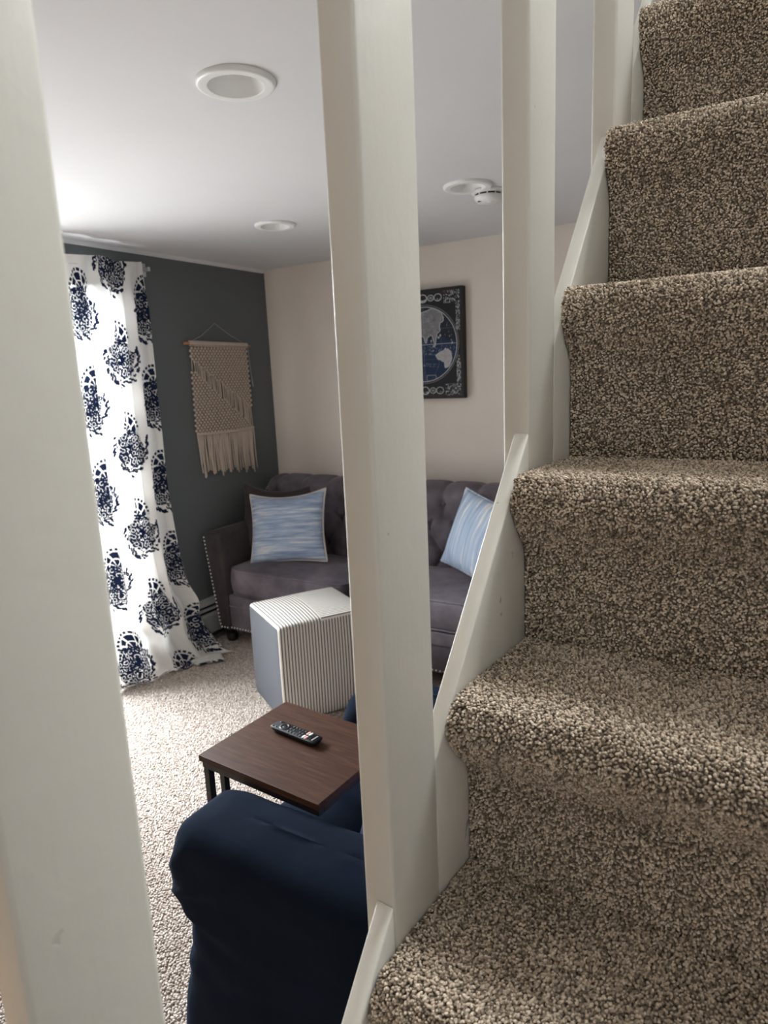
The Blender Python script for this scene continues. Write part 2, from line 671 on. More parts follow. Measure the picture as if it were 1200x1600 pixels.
def wall_hole(axis, at, thick, u0, u1, z0, z1, hole):
    """wall slab perpendicular to axis with one rectangular opening"""
    us = [u0, hole[0], hole[1], u1]
    zs = [z0, hole[2], hole[3], z1]
    bm = bmesh.new()
    vs = {}
    for s, d in enumerate((at, at + thick)):
        for i, u in enumerate(us):
            for j, z in enumerate(zs):
                vs[s, i, j] = bm.verts.new((d, u, z) if axis == 'x' else (u, d, z))
    for s in (0, 1):
        for i in range(3):
            for j in range(3):
                if (i, j) != (1, 1) and zs[j + 1] - zs[j] > 1e-5:
                    bm.faces.new((vs[s, i, j], vs[s, i + 1, j], vs[s, i + 1, j + 1], vs[s, i, j + 1]))

    def q(a, b):
        bm.faces.new((vs[0, a[0], a[1]], vs[0, b[0], b[1]], vs[1, b[0], b[1]], vs[1, a[0], a[1]]))
    for a, b in (((1, 1), (2, 1)), ((2, 1), (2, 2)), ((2, 2), (1, 2)), ((1, 2), (1, 1))):
        q(a, b)
    for i in range(3):
        q((i, 0), (i + 1, 0))
        q((i, 3), (i + 1, 3))
    for j in range(3):
        if zs[j + 1] - zs[j] > 1e-5:
            q((0, j), (0, j + 1))
            q((3, j), (3, j + 1))
    bmesh.ops.remove_doubles(bm, verts=bm.verts, dist=1e-6)
    return bm_mesh(bm)


def structure(name, me, mat, label=None, smooth=False):
    o = link(name, me, mat, smooth=smooth)
    o['kind'] = 'structure'
    if label:
        o['label'] = label
    return o


floor = structure('floor', box(WX - 0.12, RX + 0.12, FY - 0.12, BY + 0.12, -0.12, 0.0), M['floor_base'], 'oatmeal loop-pile carpet across the living room floor')
structure('wall_left', wall_hole('x', WX - 0.12, 0.12, FY - 0.12, BY + 0.12, 0.0, CH + 0.05, (DY0, DY1, 0.02, DZ1)), M['slate'],
          'slate grey-green accent wall behind the curtain and macrame hanging')
structure('wall_back', box(WX, RX + 0.12, BY, BY + 0.12, 0.0, CH + 0.05), M['cream'], 'cream wall behind the sofa and the framed map')
structure('wall_right', box(RX, RX + 0.12, FY - 0.12, BY, 0.0, 4.9), M['white_wall'], 'white stairwell wall on the right of the stairs')
structure('wall_front', wall_hole('y', FY - 0.12, 0.12, WX, RX, 0.0, CH + 0.05, (-0.75, 0.55, 0.55, 1.60)), M['white_wall'], 'white wall behind the viewer with a low window')

LIGHTS = [(-1.232, 1.394), (-2.174, 2.660), (-1.172, 2.644)]
LR = 0.0755                                      # radius of the hole cut into the ceiling


def ceiling_mesh():
    bm = bmesh.new()
    out = [(WX - 0.12, FY - 0.12), (-0.47, FY - 0.12), (-0.47, -0.60), (-0.465, -0.55), (-0.165, BY + 0.12), (WX - 0.12, BY + 0.12)]
    edges = []

    def loop(pts):
        vs = [bm.verts.new((x, y, CH)) for x, y in pts]
        for a, b in zip(vs, vs[1:] + vs[:1]):
            edges.append(bm.edges.new((a, b)))
    loop(out)
    for x, y in LIGHTS:
        loop([(x + LR * math.cos(2 * PI * k / 40), y + LR * math.sin(2 * PI * k / 40)) for k in range(40)])
    bmesh.ops.triangle_fill(bm, use_beauty=True, use_dissolve=False, edges=edges)
    g = bmesh.ops.extrude_face_region(bm, geom=bm.faces[:])
    for v in [e for e in g['geom'] if isinstance(e, bmesh.types.BMVert)]:
        v.co.z += 0.16
    return bm_mesh(bm)


structure('ceiling', ceiling_mesh(), M['ceiling'], 'flat white living room ceiling with recessed lights')
structure('floor_upper', box(-0.22, RX, 1.86, BY, 2.55, 2.68), M['stair_base'], 'carpeted landing at the head of the stairs')
structure('ceiling_hall', box(-0.46, RX, FY, -0.55, CH, CH + 0.16), M['ceiling'], 'white ceiling over the foot of the stairs')
structure('wall_stairwell_left', prism([(-0.565, -0.55), (-0.465, -0.55), (-0.167, BY + 0.12), (-0.267, BY + 0.12)], lambda p, d: (p[0], p[1], d), CH + 0.16, 4.9), M['white_wall'], 'white upper stairwell wall over the posts')
structure('wall_stairwell_front', box(-0.46, RX, -0.65, -0.55, CH + 0.16, 4.9), M['white_wall'], 'white upper stairwell wall over the hall')
structure('wall_stairwell_back', box(-0.46, RX, BY + 0.02, BY + 0.12, CH + 0.05, 4.9), M['white_wall'], 'white wall at the head of the stairs')
structure('ceiling_upper', box(-0.56, RX + 0.12, -0.65, BY + 0.12, 4.9, 5.0), M['ceiling'], 'white upper-floor ceiling over the stairwell')
structure('trim_1', prism([(0, 0), (0.017, 0), (0.010, -0.011), (0.004, -0.017), (0, -0.019)], lambda p, d: (WX + p[0], d, CH + p[1]), FY, BY - 0.005),
          M['ceiling'], 'thin white strip between the slate wall and the ceiling')

# patio door behind the curtain
door = thing('door_1', (WX - 0.06, (DY0 + DY1) / 2, 0.02), 'white framed sliding glass patio door behind the curtain', 'door', kind='structure')
for nm, b in (('door_jamb', (DY0, DY0 + 0.05, 0.02, DZ1)), ('door_jamb', (DY1 - 0.05, DY1, 0.02, DZ1)), ('door_head', (DY0 + 0.05, DY1 - 0.05, DZ1 - 0.05, DZ1)),
              ('door_sill', (DY0 + 0.05, DY1 - 0.05, 0.02, 0.06)), ('meeting_stile', ((DY0 + DY1) / 2 - 0.035, (DY0 + DY1) / 2 + 0.035, 0.06, DZ1 - 0.05))):
    link(nm, box(WX - 0.10, WX - 0.03, b[0], b[1], b[2], b[3], 0.004), M['aluminium'], door, smooth=False)
for a, b in ((DY0 + 0.05, (DY0 + DY1) / 2 - 0.035), ((DY0 + DY1) / 2 + 0.035, DY1 - 0.05)):
    link('glass_pane', box(WX - 0.068, WX - 0.062, a, b, 0.06, DZ1 - 0.05), M['glass'], door, smooth=False)
win = thing('window_1', (-0.1, FY - 0.06, 0.55), 'low white framed window in the wall behind the viewer', 'window', kind='structure')
for nm, b in (('window_frame', (-0.75, -0.70, 0.55, 1.60)), ('window_frame', (0.50, 0.55, 0.55, 1.60)), ('window_frame', (-0.70, 0.50, 0.55, 0.60)), ('window_frame', (-0.70, 0.50, 1.55, 1.60))):
    link(nm, box(b[0], b[1], FY - 0.09, FY - 0.03, b[2], b[3], 0.004), M['aluminium'], win, smooth=False)
link('glass_pane', box(-0.70, 0.50, FY - 0.063, FY - 0.057, 0.60, 1.55), M['glass'], win, smooth=False)

structure('ground', box(-7.0, WX - 0.125, -2.5, 5.0, -0.25, -0.10), simple('pale_patio_concrete', (0.55, 0.54, 0.51), 0.9, bscale=40, bstr=0.1), 'pale concrete patio outside the glass door')

# a lit floor lamp further back in the room: its warm light reaches the lower steps between the posts
lx, ly = -1.90, -0.52
lamp = thing('floor_lamp', (lx, ly, 0.0), 'floor lamp with a linen shade in the rear of the room', 'lamp')
link('lamp_base', lathe([(0.0, 0.0), (0.13, 0.0), (0.13, 0.012), (0.10, 0.024), (0.02, 0.032), (0.0, 0.032)], 32, (lx, ly, 0)), M['black_metal'], lamp)
link('pole', tube([(lx, ly, 0.03), (lx, ly, 0.78)], 0.010, 10), M['black_metal'], lamp)
lt = NT('linen_lamp_shade', 0.9, 0.1)
lt.col((0.75, 0.62, 0.46))
ltr = lt.n('ShaderNodeBsdfTranslucent')
ltr.inputs['Color'].default_value = (0.80, 0.66, 0.48, 1)
lmx = lt.n('ShaderNodeMixShader')
lmx.inputs[0].default_value = 0.6
lt.l(lt.b.outputs[0], lmx.inputs[1])
lt.l(ltr.outputs[0], lmx.inputs[2])
lt.l(lmx.outputs[0], lt.t.nodes['Material Output'].inputs['Surface'])
link('lamp_shade', lathe([(0.125, 0.72), (0.095, 0.98), (0.093, 0.98), (0.123, 0.72), (0.125, 0.72)], 40, (lx, ly, 0)), lt.m, lamp)
bulb = bpy.data.lights.new('lamp_bulb', 'POINT')
bulb.energy, bulb.color, bulb.shadow_soft_size = 120, (1.0, 0.74, 0.46), 0.035
bo = bpy.data.objects.new('lamp_bulb', bulb)
C.objects.link(bo)
bo.location = (lx, ly, 0.85)

# living-room carpet loops (rows run along X)
loop_tuft = tuft_object('loop_tuft', [(0.0030, 0.0), (0.0046, 0.0022), (0.0042, 0.0046), (0.0018, 0.0062)], 6, M['floor_pile'], 0.0)
ys = np.arange(0.35, 3.60, 0.0078)
xs = np.arange(-3.06, -0.50, 0.0098)
gx, gy = np.meshgrid(xs, ys)
gx = gx + (np.arange(len(ys)) % 2)[:, None] * 0.0049
gx = gx + rng.normal(0, 0.0018, gx.shape)
gy = gy + rng.normal(0, 0.0014, gy.shape) + 0.004 * (vnoise(gx * 9, gy * 9, 3) - 0.5)
P = np.stack([gx, gy, np.full_like(gx, -0.0012)], -1).reshape(-1, 3)
P[:, 2] += 0.0022 * (vnoise(P[:, 0] * 60, P[:, 1] * 60, 8) - 0.5)
N = np.stack([rng.normal(0, 0.28, len(P)), rng.normal(0, 0.28, len(P)), np.ones(len(P))], 1)
S = np.stack([rng.uniform(1.0, 1.45, len(P)), rng.uniform(0.75, 1.05, len(P)), rng.uniform(0.7, 1.2, len(P))], 1)
pile('carpet_loops', floor, P, eulers(N, rng.normal(0, 0.5, len(P))), S, loop_tuft, M['floor_pile'])

# ------------------------------------------------------------------ the staircase
TH = math.radians(-4.0)
E_ = np.array([-math.sin(TH), math.cos(TH), 0.0])     # up the stairs
L_ = np.array([-math.cos(TH), -math.sin(TH), 0.0])    # to the left, toward the living room
D = 0.37                                              # camera to the inner face of posts and stringer
LOUT = 0.4095                                         # outer face of the posts


def st(a, l, z):
    p = E_ * a + L_ * l
    return (p[0], p[1], z)


SHEAR = 0.055                                         # the treads run slightly out of square
WR = -0.54                                            # right end of the treads
ar = [None, 1.824, 2.299, 2.760, 3.234, 3.725, 4.110, 4.54]     # riser k stands on tread k-1
zt = [-1.671, -1.026, -0.380, 0.300, 0.998, 1.630, 2.28, 2.95]
an = [1.215, 1.678, 2.167, 2.642, 3.133, 3.588, 3.975, 4.40]
a_end = 4.98
ar[0] = 1.36
# lower steps, down to the floor in front of the viewer
low_z = [(-1.671 - 0.667 * k) for k in (1, 2, 3)]
ars = [1.36 - 0.47 * k for k in (3, 2, 1)] + ar
zts = [z for z in low_z[::-1]] + zt
ans = [1.215 - 0.47 * k for k in (3, 2, 1)] + an
FLOOR_Z = -EYE / D

stairs = thing('staircase', tuple(np.array(st(0.3, 0.0, 0.0))), 'steep staircase in speckled taupe carpet climbing along the white posts', 'staircase')
tuft = tuft_object('twist_tuft', [(0.0009, 0.0), (0.0014, 0.0012), (0.0016, 0.0026), (0.0012, 0.0038), (0.0004, 0.0044)], 5, M['stair_pile'], 45.0)


def catmull(pts, n=8):
    pts = [np.array(p, float) for p in pts]
    pts = [2 * pts[0] - pts[1]] + pts + [2 * pts[-1] - pts[-2]]
    out = []
    for i in range(1, len(pts) - 2):
        for k in range(n):
            t = k / n
            p0, p1, p2, p3 = pts[i - 1:i + 3]
            out.append(0.5 * (2 * p1 + (p2 - p0) * t + (2 * p0 - 5 * p1 + 4 * p2 - p3) * t ** 2 + (3 * p1 - p0 - 3 * p2 + p3) * t ** 3))
    out.append(pts[-2])
    return np.array(out)


nst = len(zts)
for i in range(nst):
    z0 = zts[i - 1] if i else FLOOR_Z
    a_r, a_n, z1 = ars[i], ans[i], zts[i]
    a_b = ars[i + 1] if i + 1 < nst else a_end
    fw_ = a_r - a_n
    curve = catmull([(a_r, z0), (a_r, (z0 + z1 - 0.30) / 2), (a_r - 0.01, z1 - 0.285), (a_r - fw_ * 0.62, z1 - 0.185), (a_n + 0.004, z1 - 0.105), (a_n + 0.012, z1 - 0.050),
                     (a_n + 0.055, z1 - 0.008), (a_n + 0.15, z1 + 0.002), ((a_n + a_b) / 2 + 0.05, z1), (a_b, z1)], 7) * D
    # solid step (backing)
    lsamp = np.linspace(0.369, WR, 13)
    prof = list(curve) + [np.array([a_b * D, z0 * D]), np.array([(a_r + 0.01) * D, z0 * D])]
    Pst = np.zeros((len(prof), len(lsamp), 3))
    for q, (a, z) in enumerate(prof):
        for k, l in enumerate(lsamp):
            Pst[q, k] = st(a + SHEAR * (0.37 - l), l, EYE + z)
    me = grid(len(prof), len(lsamp), Pst, wrap_u=True)
    bm = bmesh.new()
    bm.from_mesh(me)
    for k in (0, len(lsamp) - 1):
        ids = [q * len(lsamp) + k for q in range(len(prof))]
        bm.verts.ensure_lookup_table()
        bm.faces.new([bm.verts[j] for j in ids])
    stp = link('step', bm_mesh(bm), M['stair_base'], stairs, smooth=False)
    # pile
    if i < 1:
        continue
    seg = np.linalg.norm(np.diff(curve, axis=0), axis=1)
    s = np.concatenate([[0], np.cumsum(seg)])
    sp = 0.0027 if i >= 3 else 0.0045
    uu = np.arange(sp / 2, s[-1], sp)
    ll = np.arange(0.367, WR + 0.004, -sp)
    gu, gl = np.meshgrid(uu, ll, indexing='ij')
    gl = gl + (np.arange(len(uu)) % 2)[:, None] * sp / 2
    gu = np.clip(gu + rng.normal(0, 0.0011, gu.shape), 0.0005, s[-1] - 0.0005)
    gl = np.minimum(gl + rng.normal(0, 0.0011, gl.shape), 0.3678)
    gu, gl = gu.ravel(), gl.ravel()
    a = np.interp(gu, s, curve[:, 0])
    z = np.interp(gu, s, curve[:, 1])
    da = np.interp(gu + 0.002, s, curve[:, 0]) - np.interp(gu - 0.002, s, curve[:, 0])
    dz = np.interp(gu + 0.002, s, curve[:, 1]) - np.interp(gu - 0.002, s, curve[:, 1])
    ln = np.hypot(da, dz) + 1e-9
    na, nz = -dz / ln, da / ln
    a = a + SHEAR * (0.37 - gl)
    Pp = E_[None] * a[:, None] + L_[None] * gl[:, None]
    Pp[:, 2] = EYE + z
    Nn = E_[None] * na[:, None]
    Nn[:, 2] = nz
    Nn = Nn + rng.normal(0, 0.24, Nn.shape)
    # the pile is brushed a little toward the nosing, in patches
    br = np.clip(vnoise(Pp[:, 0] * 9, Pp[:, 1] * 9 + Pp[:, 2] * 9, 5) * 1.6 - 0.35, 0, 1)
    Nn -= E_[None] * (1.9 * br * np.clip(nz * 2 - 1, 0, 1))[:, None]
    Pp -= Nn / np.linalg.norm(Nn, axis=1, keepdims=True) * 0.001
    sc3 = rng.uniform(0.85, 1.25, (len(a), 1)) * np.ones((1, 3))
    sc3[:, 2] *= 1 + 0.5 * br * (nz > 0.8)
    pile('carpet_pile', stp, Pp, eulers(Nn, rng.uniform(0, 2 * PI, len(a))), sc3, tuft, M['stair_pile'])

# stringer boards between the posts
POSTS = [(0.374, 0.606), (1.360, 1.615), (2.338, 2.580), (3.276, 3.530), (4.22, 4.46)]


def ztop(a):
    return (-0.870 + 1.316 * (a - 1.853)) * D


def stringer(a0, a1):
    pts = [(a0, max(-EYE, ztop(a0) - 0.34)), (a1, max(-EYE, ztop(a1) - 0.34)), (a1, ztop(a1)), (a0, ztop(a0))]
    return prism(pts, lambda p, d: st(p[0] * D, d, EYE + p[1]), 0.3705, 0.3925, 0.0022, 2)


for (p0, p1), (q0, q1) in zip(POSTS, POSTS[1:]):
    link('stringer', stringer(p1 + 0.0005, q0 - 0.0005), M['paint'], stairs, smooth=True)

labels = ['nearest white painted post, broad and blurred at the far left', 'tall white painted post in front of the sofa, second from the left',
          'white painted post just right of the framed map', 'white painted post beside the upper steps, rightmost one',
          'white painted post at the head of the stairs']
bases = [0.0, None, None, None, None]
for k, ((a0, a1), lab) in enumerate(zip(POSTS, labels)):
    if k == 4:
        continue
    zb = 0.0 if k == 0 else EYE + ztop(a0) - 0.30
    b = st((a0 + a1) / 2 * D, 0.39, zb)
    po = thing('stair_post', b, lab, 'post', 'white posts along the stairs')
    me = prism([(a0, 0.3700), (a1, 0.3700), (a1, LOUT), (a0, LOUT)], lambda p, d: st(p[0] * D, p[1], d), zb, CH + 0.10 if k < 2 else CH + 0.3, 0.0042, 3)
    link('post_shaft', me, M['paint'], po)

# ------------------------------------------------------------------ ceiling fixtures
where = ['large recessed ceiling light nearest the viewer, left of the tall post', 'small recessed ceiling light over the corner near the slate wall', 'recessed ceiling light beside the smoke detector']
for (x, y), lab in zip(LIGHTS, where):
    t = thing('recessed_light', (x, y, CH), 'white round ' + lab, 'ceiling light', 'recessed ceiling lights')
    link('trim_ring', lathe([(0.0685, 0.0), (0.0685, -0.0095), (0.0695, -0.0108), (0.072, -0.0112), (0.084, -0.0112), (0.090, -0.0118), (0.0945, -0.0100), (0.0972, -0.0060), (0.0980, -0.0015), (0.098, 0.0)], 48, (x, y, CH)), M['white_plastic'], t)
    link('baffle', lathe([(0.0690, -0.008), (0.0665, 0.006), (0.0610, 0.022), (0.0530, 0.036), (0.0430, 0.045)], 40, (x, y, CH)), M['white_plastic'], t)
    link('lens', lathe([(0.0, 0.0475), (0.022, 0.0468), (0.0435, 0.0440)], 40, (x, y, CH)), M['lens'], t)

sx, sy = -1.139, 2.774
sd = thing('smoke_detector', (sx, sy, CH), 'small white domed smoke detector on the ceiling next to a recessed light', 'smoke detector')
link('mounting_plate', lathe([(0.0, 0.0), (0.070, 0.0), (0.070, -0.006), (0.066, -0.011), (0.058, -0.014), (0.0, -0.014)], 40, (sx, sy, CH)), M['white_plastic'], sd)
link('vent_gap', lathe([(0.0, -0.0135), (0.0545, -0.0135), (0.0545, -0.021), (0.0, -0.021)], 40, (sx, sy, CH)), M['dark_slot'], sd)
for k in range(10):
    a = 2 * PI * k / 10
    link('vent_rib', box(sx + 0.0555 * math.cos(a) - 0.0022, sx + 0.0555 * math.cos(a) + 0.0022, sy + 0.0555 * math.sin(a) - 0.0022, sy + 0.0555 * math.sin(a) + 0.0022, CH - 0.0215, CH - 0.0132), M['white_plastic'], sd, smooth=False)
link('dome', lathe([(0.0, -0.0205), (0.057, -0.0205), (0.058, -0.026), (0.053, -0.036), (0.044, -0.044), (0.030, -0.047), (0.0, -0.0475)], 40, (sx, sy, CH)), M['white_plastic'], sd)
link('test_button', lathe([(0.0, -0.0500), (0.012, -0.0495), (0.015, -0.0470), (0.015, -0.045)], 24, (sx + 0.014, sy - 0.012, CH)), M['white_plastic'], sd)
link('status_light', box(sx - 0.030, sx - 0.016, sy - 0.040, sy - 0.034, CH - 0.0455, CH - 0.042), M['dark_slot'], sd, smooth=False)

# ------------------------------------------------------------------ baseboard heater
hx = WX + 0.002
h = thing('baseboard_heater', (hx, 3.0, 0.0), 'white metal baseboard heater along the slate wall behind sofa and curtain', 'heater')
hy0, hy1 = 2.33, BY - 0.01
link('back_plate', box(hx, hx + 0.006, hy0, hy1, 0.035, 0.262, 0.001), M['heater'], h, smooth=False)
link('top_cover', prism([(0.006, 0.262), (0.006, 0.256), (0.040, 0.247), (0.046, 0.232), (0.050, 0.232), (0.046, 0.250), (0.040, 0.255)], lambda p, d: (hx + p[0], d, p[1]), hy0, hy1), M['heater'], h, smooth=False)
link('dark_core', box(hx + 0.007, hx + 0.034, hy0 + 0.005, hy1 - 0.005, 0.05, 0.240), M['dark_slot'], h, smooth=False)
link('damper', prism([(0.036, 0.214), (0.050, 0.208), (0.052, 0.200), (0.036, 0.207)], lambda p, d: (hx + p[0], d, p[1]), hy0, hy1), M['heater'], h, smooth=False)
link('front_panel', prism([(0.040, 0.180), (0.054, 0.176), (0.058, 0.168), (0.058, 0.055), (0.050, 0.045), (0.046, 0.045), (0.053, 0.058), (0.053, 0.168)], lambda p, d: (hx + p[0], d, p[1]), hy0, hy1), M['heater'], h, smooth=False)
link('end_cap', box(hx, hx + 0.058, hy0 - 0.02, hy0, 0.035, 0.262, 0.004), M['heater'], h, smooth=False)

# ------------------------------------------------------------------ macrame hanging on the slate wall
mx = WX + 0.014
mac = thing('macrame_hanging', (WX, 3.17, 1.83), 'beige knotted macrame hanging with fringe on the slate wall', 'wall hanging')
zd = 1.832
yl, yr = 2.925, 3.425


def mac_left(z):
    return 2.935 - 0.012 * (zd - z) / 0.5


def mac_right(z):
    return 3.420 + 0.008 * (zd - z) / 0.5


link('dowel', tube([(mx, 2.885, zd + 0.006), (mx, 3.455, zd - 0.004)], 0.0085, 10), M['dowel'], mac)
link('hanging_cord', tube([(mx, yl - 0.005, zd + 0.008), (mx - 0.006, 3.04, 1.885), (mx - 0.010, 3.16, 1.962), (mx - 0.006, 3.29, 1.892), (mx, yr + 0.005, zd)], 0.0026, 6), M['cord_grey'], mac)
bm = bmesh.new()
for k in range(30):                              # lark's-head wraps over the dowel
    y = yl + 0.008 + k * (yr - yl - 0.016) / 29
    pts = [(mx + 0.011 * math.sin(t), y, zd + 0.001 - 0.012 * (y - 3.17) + 0.012 * math.cos(t)) for t in np.linspace(-0.3, 2.9, 7)]
    tube_bm(bm, pts, 0.0078, 6)
link('dowel_wraps', bm_mesh(bm), M['cord'], mac, kind='stuff')
tl = lambda s: (2.930 + s * 0.49, 1.752 - s * 0.318)      # upper edge of the open diagonal band
bl_ = lambda s: (2.930 + s * 0.49, 1.700 - s * 0.385)     # lower edge of it


def upper_z(y):
    return 1.752 - (y - 2.930) / 0.49 * 0.318


def lower_z(y):
    return 1.690 - (y - 2.930) / 0.49 * 0.372


ZB = 1.302
bm = bmesh.new()
rows = 33
for rI in range(rows):
    z = zd - 0.022 - rI * (zd - 0.022 - ZB) / (rows - 1)
    a, b = mac_left(z), mac_right(z)
    cols = 18
    for cI in range(cols + (rI % 2)):
        y = a + (cI + (0.5 if rI % 2 == 0 else 0.0)) * (b - a) / cols
        if y < a - 1e-6 or y > b + 1e-6:
            continue
        if lower_z(y) + 0.004 < z < upper_z(y) - 0.004:
            continue
        m4 = Matrix.Translation((mx - 0.002 + random.uniform(-0.001, 0.001), y, z)) @ Matrix.Rotation(random.uniform(-0.3, 0.3), 4, 'X') @ Matrix.Diagonal((0.0080, 0.0112, 0.0096, 1))
        bmesh.ops.create_icosphere(bm, subdivisions=1, radius=1.0, matrix=m4)
link('knot_panel', bm_mesh(bm), M['cord'], mac, kind='stuff')
bk = []  # added dark sheets behind the knots, painting the shade in the gaps
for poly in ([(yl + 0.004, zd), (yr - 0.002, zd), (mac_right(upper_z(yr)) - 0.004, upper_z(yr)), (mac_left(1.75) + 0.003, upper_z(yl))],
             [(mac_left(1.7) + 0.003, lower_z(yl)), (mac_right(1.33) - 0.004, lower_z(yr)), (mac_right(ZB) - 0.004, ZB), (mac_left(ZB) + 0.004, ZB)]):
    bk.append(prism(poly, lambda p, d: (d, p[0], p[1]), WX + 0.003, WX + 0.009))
link('upper_gap_shade', bk[0], M['cord_gap_shade'], mac, smooth=False)
link('lower_gap_shade', bk[1], M['cord_gap_shade'], mac, smooth=False)
bm = bmesh.new()
for k in range(44):                              # cords across the open diagonal
    s = (k + 0.5) / 44
    y = 2.932 + s * 0.488
    y1 = y + random.uniform(-0.004, 0.010)
    zu, zl = upper_z(y) + 0.008, lower_z(y1) - 0.006
    tube_bm(bm, [(mx - 0.001 + random.uniform(-0.002, 0.002), y, zu), (mx + 0.001, (y + y1) / 2 + random.uniform(-0.003, 0.003), (zu + zl) / 2), (mx - 0.001, y1, zl)], 0.0026, 5)
link('open_cords', bm_mesh(bm), M['cord'], mac, kind='stuff')
bm = bmesh.new()
tube_bm(bm, [(mx + 0.002, mac_left(ZB) + t * (mac_right(ZB) - mac_left(ZB)), ZB - 0.003 - 0.008 * math.sin(PI * t)) for t in np.linspace(0, 1, 12)], 0.007, 6)
link('edge_cord', bm_mesh(bm), M['cord'], mac)
bm = bmesh.new()
for k in range(62):
    s = (k + 0.5) / 62
    y = mac_left(ZB) + s * (mac_right(ZB) - mac_left(ZB))
    bunch = 0.016 * math.sin(s * 44) + random.uniform(-0.005, 0.005)
    zb = 1.048 - 0.028 * s + random.uniform(-0.012, 0.012) + 0.012 * math.cos(s * 44)
    z0 = ZB - 0.002 - 0.008 * math.sin(PI * s)
    x0 = mx + random.uniform(-0.005, 0.003)
    pts = [(x0, y, z0), (x0 + random.uniform(-0.003, 0.004), y + bunch * 0.35 + random.uniform(-0.003, 0.003), z0 - 0.08), (x0, y + bunch * 0.75 + 0.004, z0 - 0.17), (x0 + 0.002, y + bunch + 0.008, zb)]
    tube_bm(bm, pts, [0.0040, 0.0037, 0.0037, 0.0048], 5)
link('fringe', bm_mesh(bm), M['cord'], mac, kind='stuff')
link('loose_cord', tube([(mx, yr + 0.012, zd - 0.012), (mx - 0.004, 3.445, 1.74), (mx - 0.005, 3.452, 1.66), (mx - 0.002, 3.460, 1.565)], [0.0026, 0.0026, 0.0026, 0.0055], 6), M['cord_grey'], mac)
link('loose_cord', tube([(mx, mac_left(ZB) + 0.003, ZB), (mx, 2.935, 1.22), (mx, 2.938, 1.11)], [0.003, 0.003, 0.006], 6), M['cord'], mac)

# ------------------------------------------------------------------ framed map on the cream wall
px0, px1, pz0, pz1 = -2.165, -1.650, 1.452, 2.079
pic = thing('framed_map', (-1.905, BY, 1.452), 'black framed navy and white antique globe map on cream wall', 'picture')
link('canvas_box', box(px0, px1, BY - 0.042, BY - 0.001, pz0, pz1, 0.003), M['frame_black'], pic, smooth=False)
nu, nv = 420, 520
U, V = np.meshgrid(np.linspace(px0 + 0.004, px1 - 0.004, nu), np.linspace(pz0 + 0.004, pz1 - 0.004, nv), indexing='ij')
Pm = np.stack([U, np.full_like(U, BY - 0.0428), V], -1)
me = grid(nu, nv, Pm)
cxm, czm, rm = -1.905, 1.767, 0.217
x, z = (U - cxm) / rm, (V - czm) / rm


def inpoly(x, y, poly):
    c = np.zeros(x.shape, bool)
    n = len(poly)
    for i in range(n):
        x1, y1 = poly[i]
        x2, y2 = poly[(i + 1) % n]
        c ^= ((y1 > y) != (y2 > y)) & (x < (x2 - x1) * (y - y1) / (y2 - y1 + 1e-12) + x1)
    return c


jx = x + 0.09 * (fbm(x * 7, z * 7, 1) - 0.5)
jz = z + 0.09 * (fbm(x * 7, z * 7, 11) - 0.5)
asia = [(-0.72, 0.66), (-0.5, 0.80), (-0.3, 0.80), (-0.1, 0.84), (0.05, 0.86), (0.2, 0.92), (0.30, 0.95), (0.49, 0.88), (0.62, 0.70), (0.60, 0.60), (0.50, 0.54), (0.49, 0.34), (0.38, 0.25), (0.35, 0.1),
        (0.36, -0.03), (0.32, -0.05), (0.28, 0.06), (0.24, 0.22), (0.20, 0.26), (0.12, 0.20), (0.08, 0.04), (0.05, 0.04), (-0.02, 0.22), (-0.08, 0.25), (-0.16, 0.18), (-0.27, 0.02), (-0.30, -0.25),
        (-0.45, -0.5), (-0.60, -0.55), (-0.66, -0.2), (-0.9, 0.05), (-0.95, 0.3), (-0.8, 0.5)]
aus = [(0.64, -0.12), (0.70, -0.20), (0.73, -0.13), (0.80, -0.25), (0.84, -0.43), (0.72, -0.60), (0.62, -0.64), (0.60, -0.47), (0.50, -0.42), (0.41, -0.42), (0.37, -0.31), (0.54, -0.19)]
rr = np.hypot(x, z)
disk = rr < 0.97
land = (inpoly(jx, jz, asia) | inpoly(jx, jz, aus)) & disk
land |= disk & (fbm(x * 9, z * 9, 31) > 0.60) & (np.hypot((x - 0.52) / 0.34, (z + 0.02) / 0.26) < 1)
edge = np.zeros_like(land)
for d in (1, 2):
    for ax in (0, 1):
        edge |= land != np.roll(land, d, ax)
        edge |= land != np.roll(land, -d, ax)
edge &= disk
g1 = fbm(U * 40, V * 40, 5)
ocean = np.where((z + 0.25 * (g1 - 0.5))[..., None] < 0.12, np.array([0.013, 0.028, 0.072]), np.array([0.012, 0.017, 0.028]))
col = np.zeros(U.shape + (3,))
col[:] = np.array([0.016, 0.0165, 0.020])
brn = np.clip((fbm(U * 12, V * 12, 41) - 0.45) * 4, 0, 1) * np.clip((np.maximum(np.abs(U - cxm) / 0.257, np.abs(V - 1.7655) / 0.313) - 0.80) * 6, 0, 1)
col += brn[..., None] * np.array([0.035, 0.010, 0.006])
col[disk] = ocean[disk]
hatch = fbm(U * 260 + 8 * g1, V * 420, 9, 2)
col[land] = (np.array([0.20, 0.20, 0.215]) * (0.45 + 1.1 * hatch[..., None]) * (0.75 + 0.5 * g1[..., None]))[land]
ausm = inpoly(jx, jz, aus) & disk
col[ausm] = (np.array([0.42, 0.40, 0.42]) * (0.6 + 0.7 * hatch[..., None]))[ausm]
white = np.array([0.52, 0.53, 0.55])


def ink(mask, amt=0.8):
    col[mask] = col[mask] * (1 - amt) + white * amt


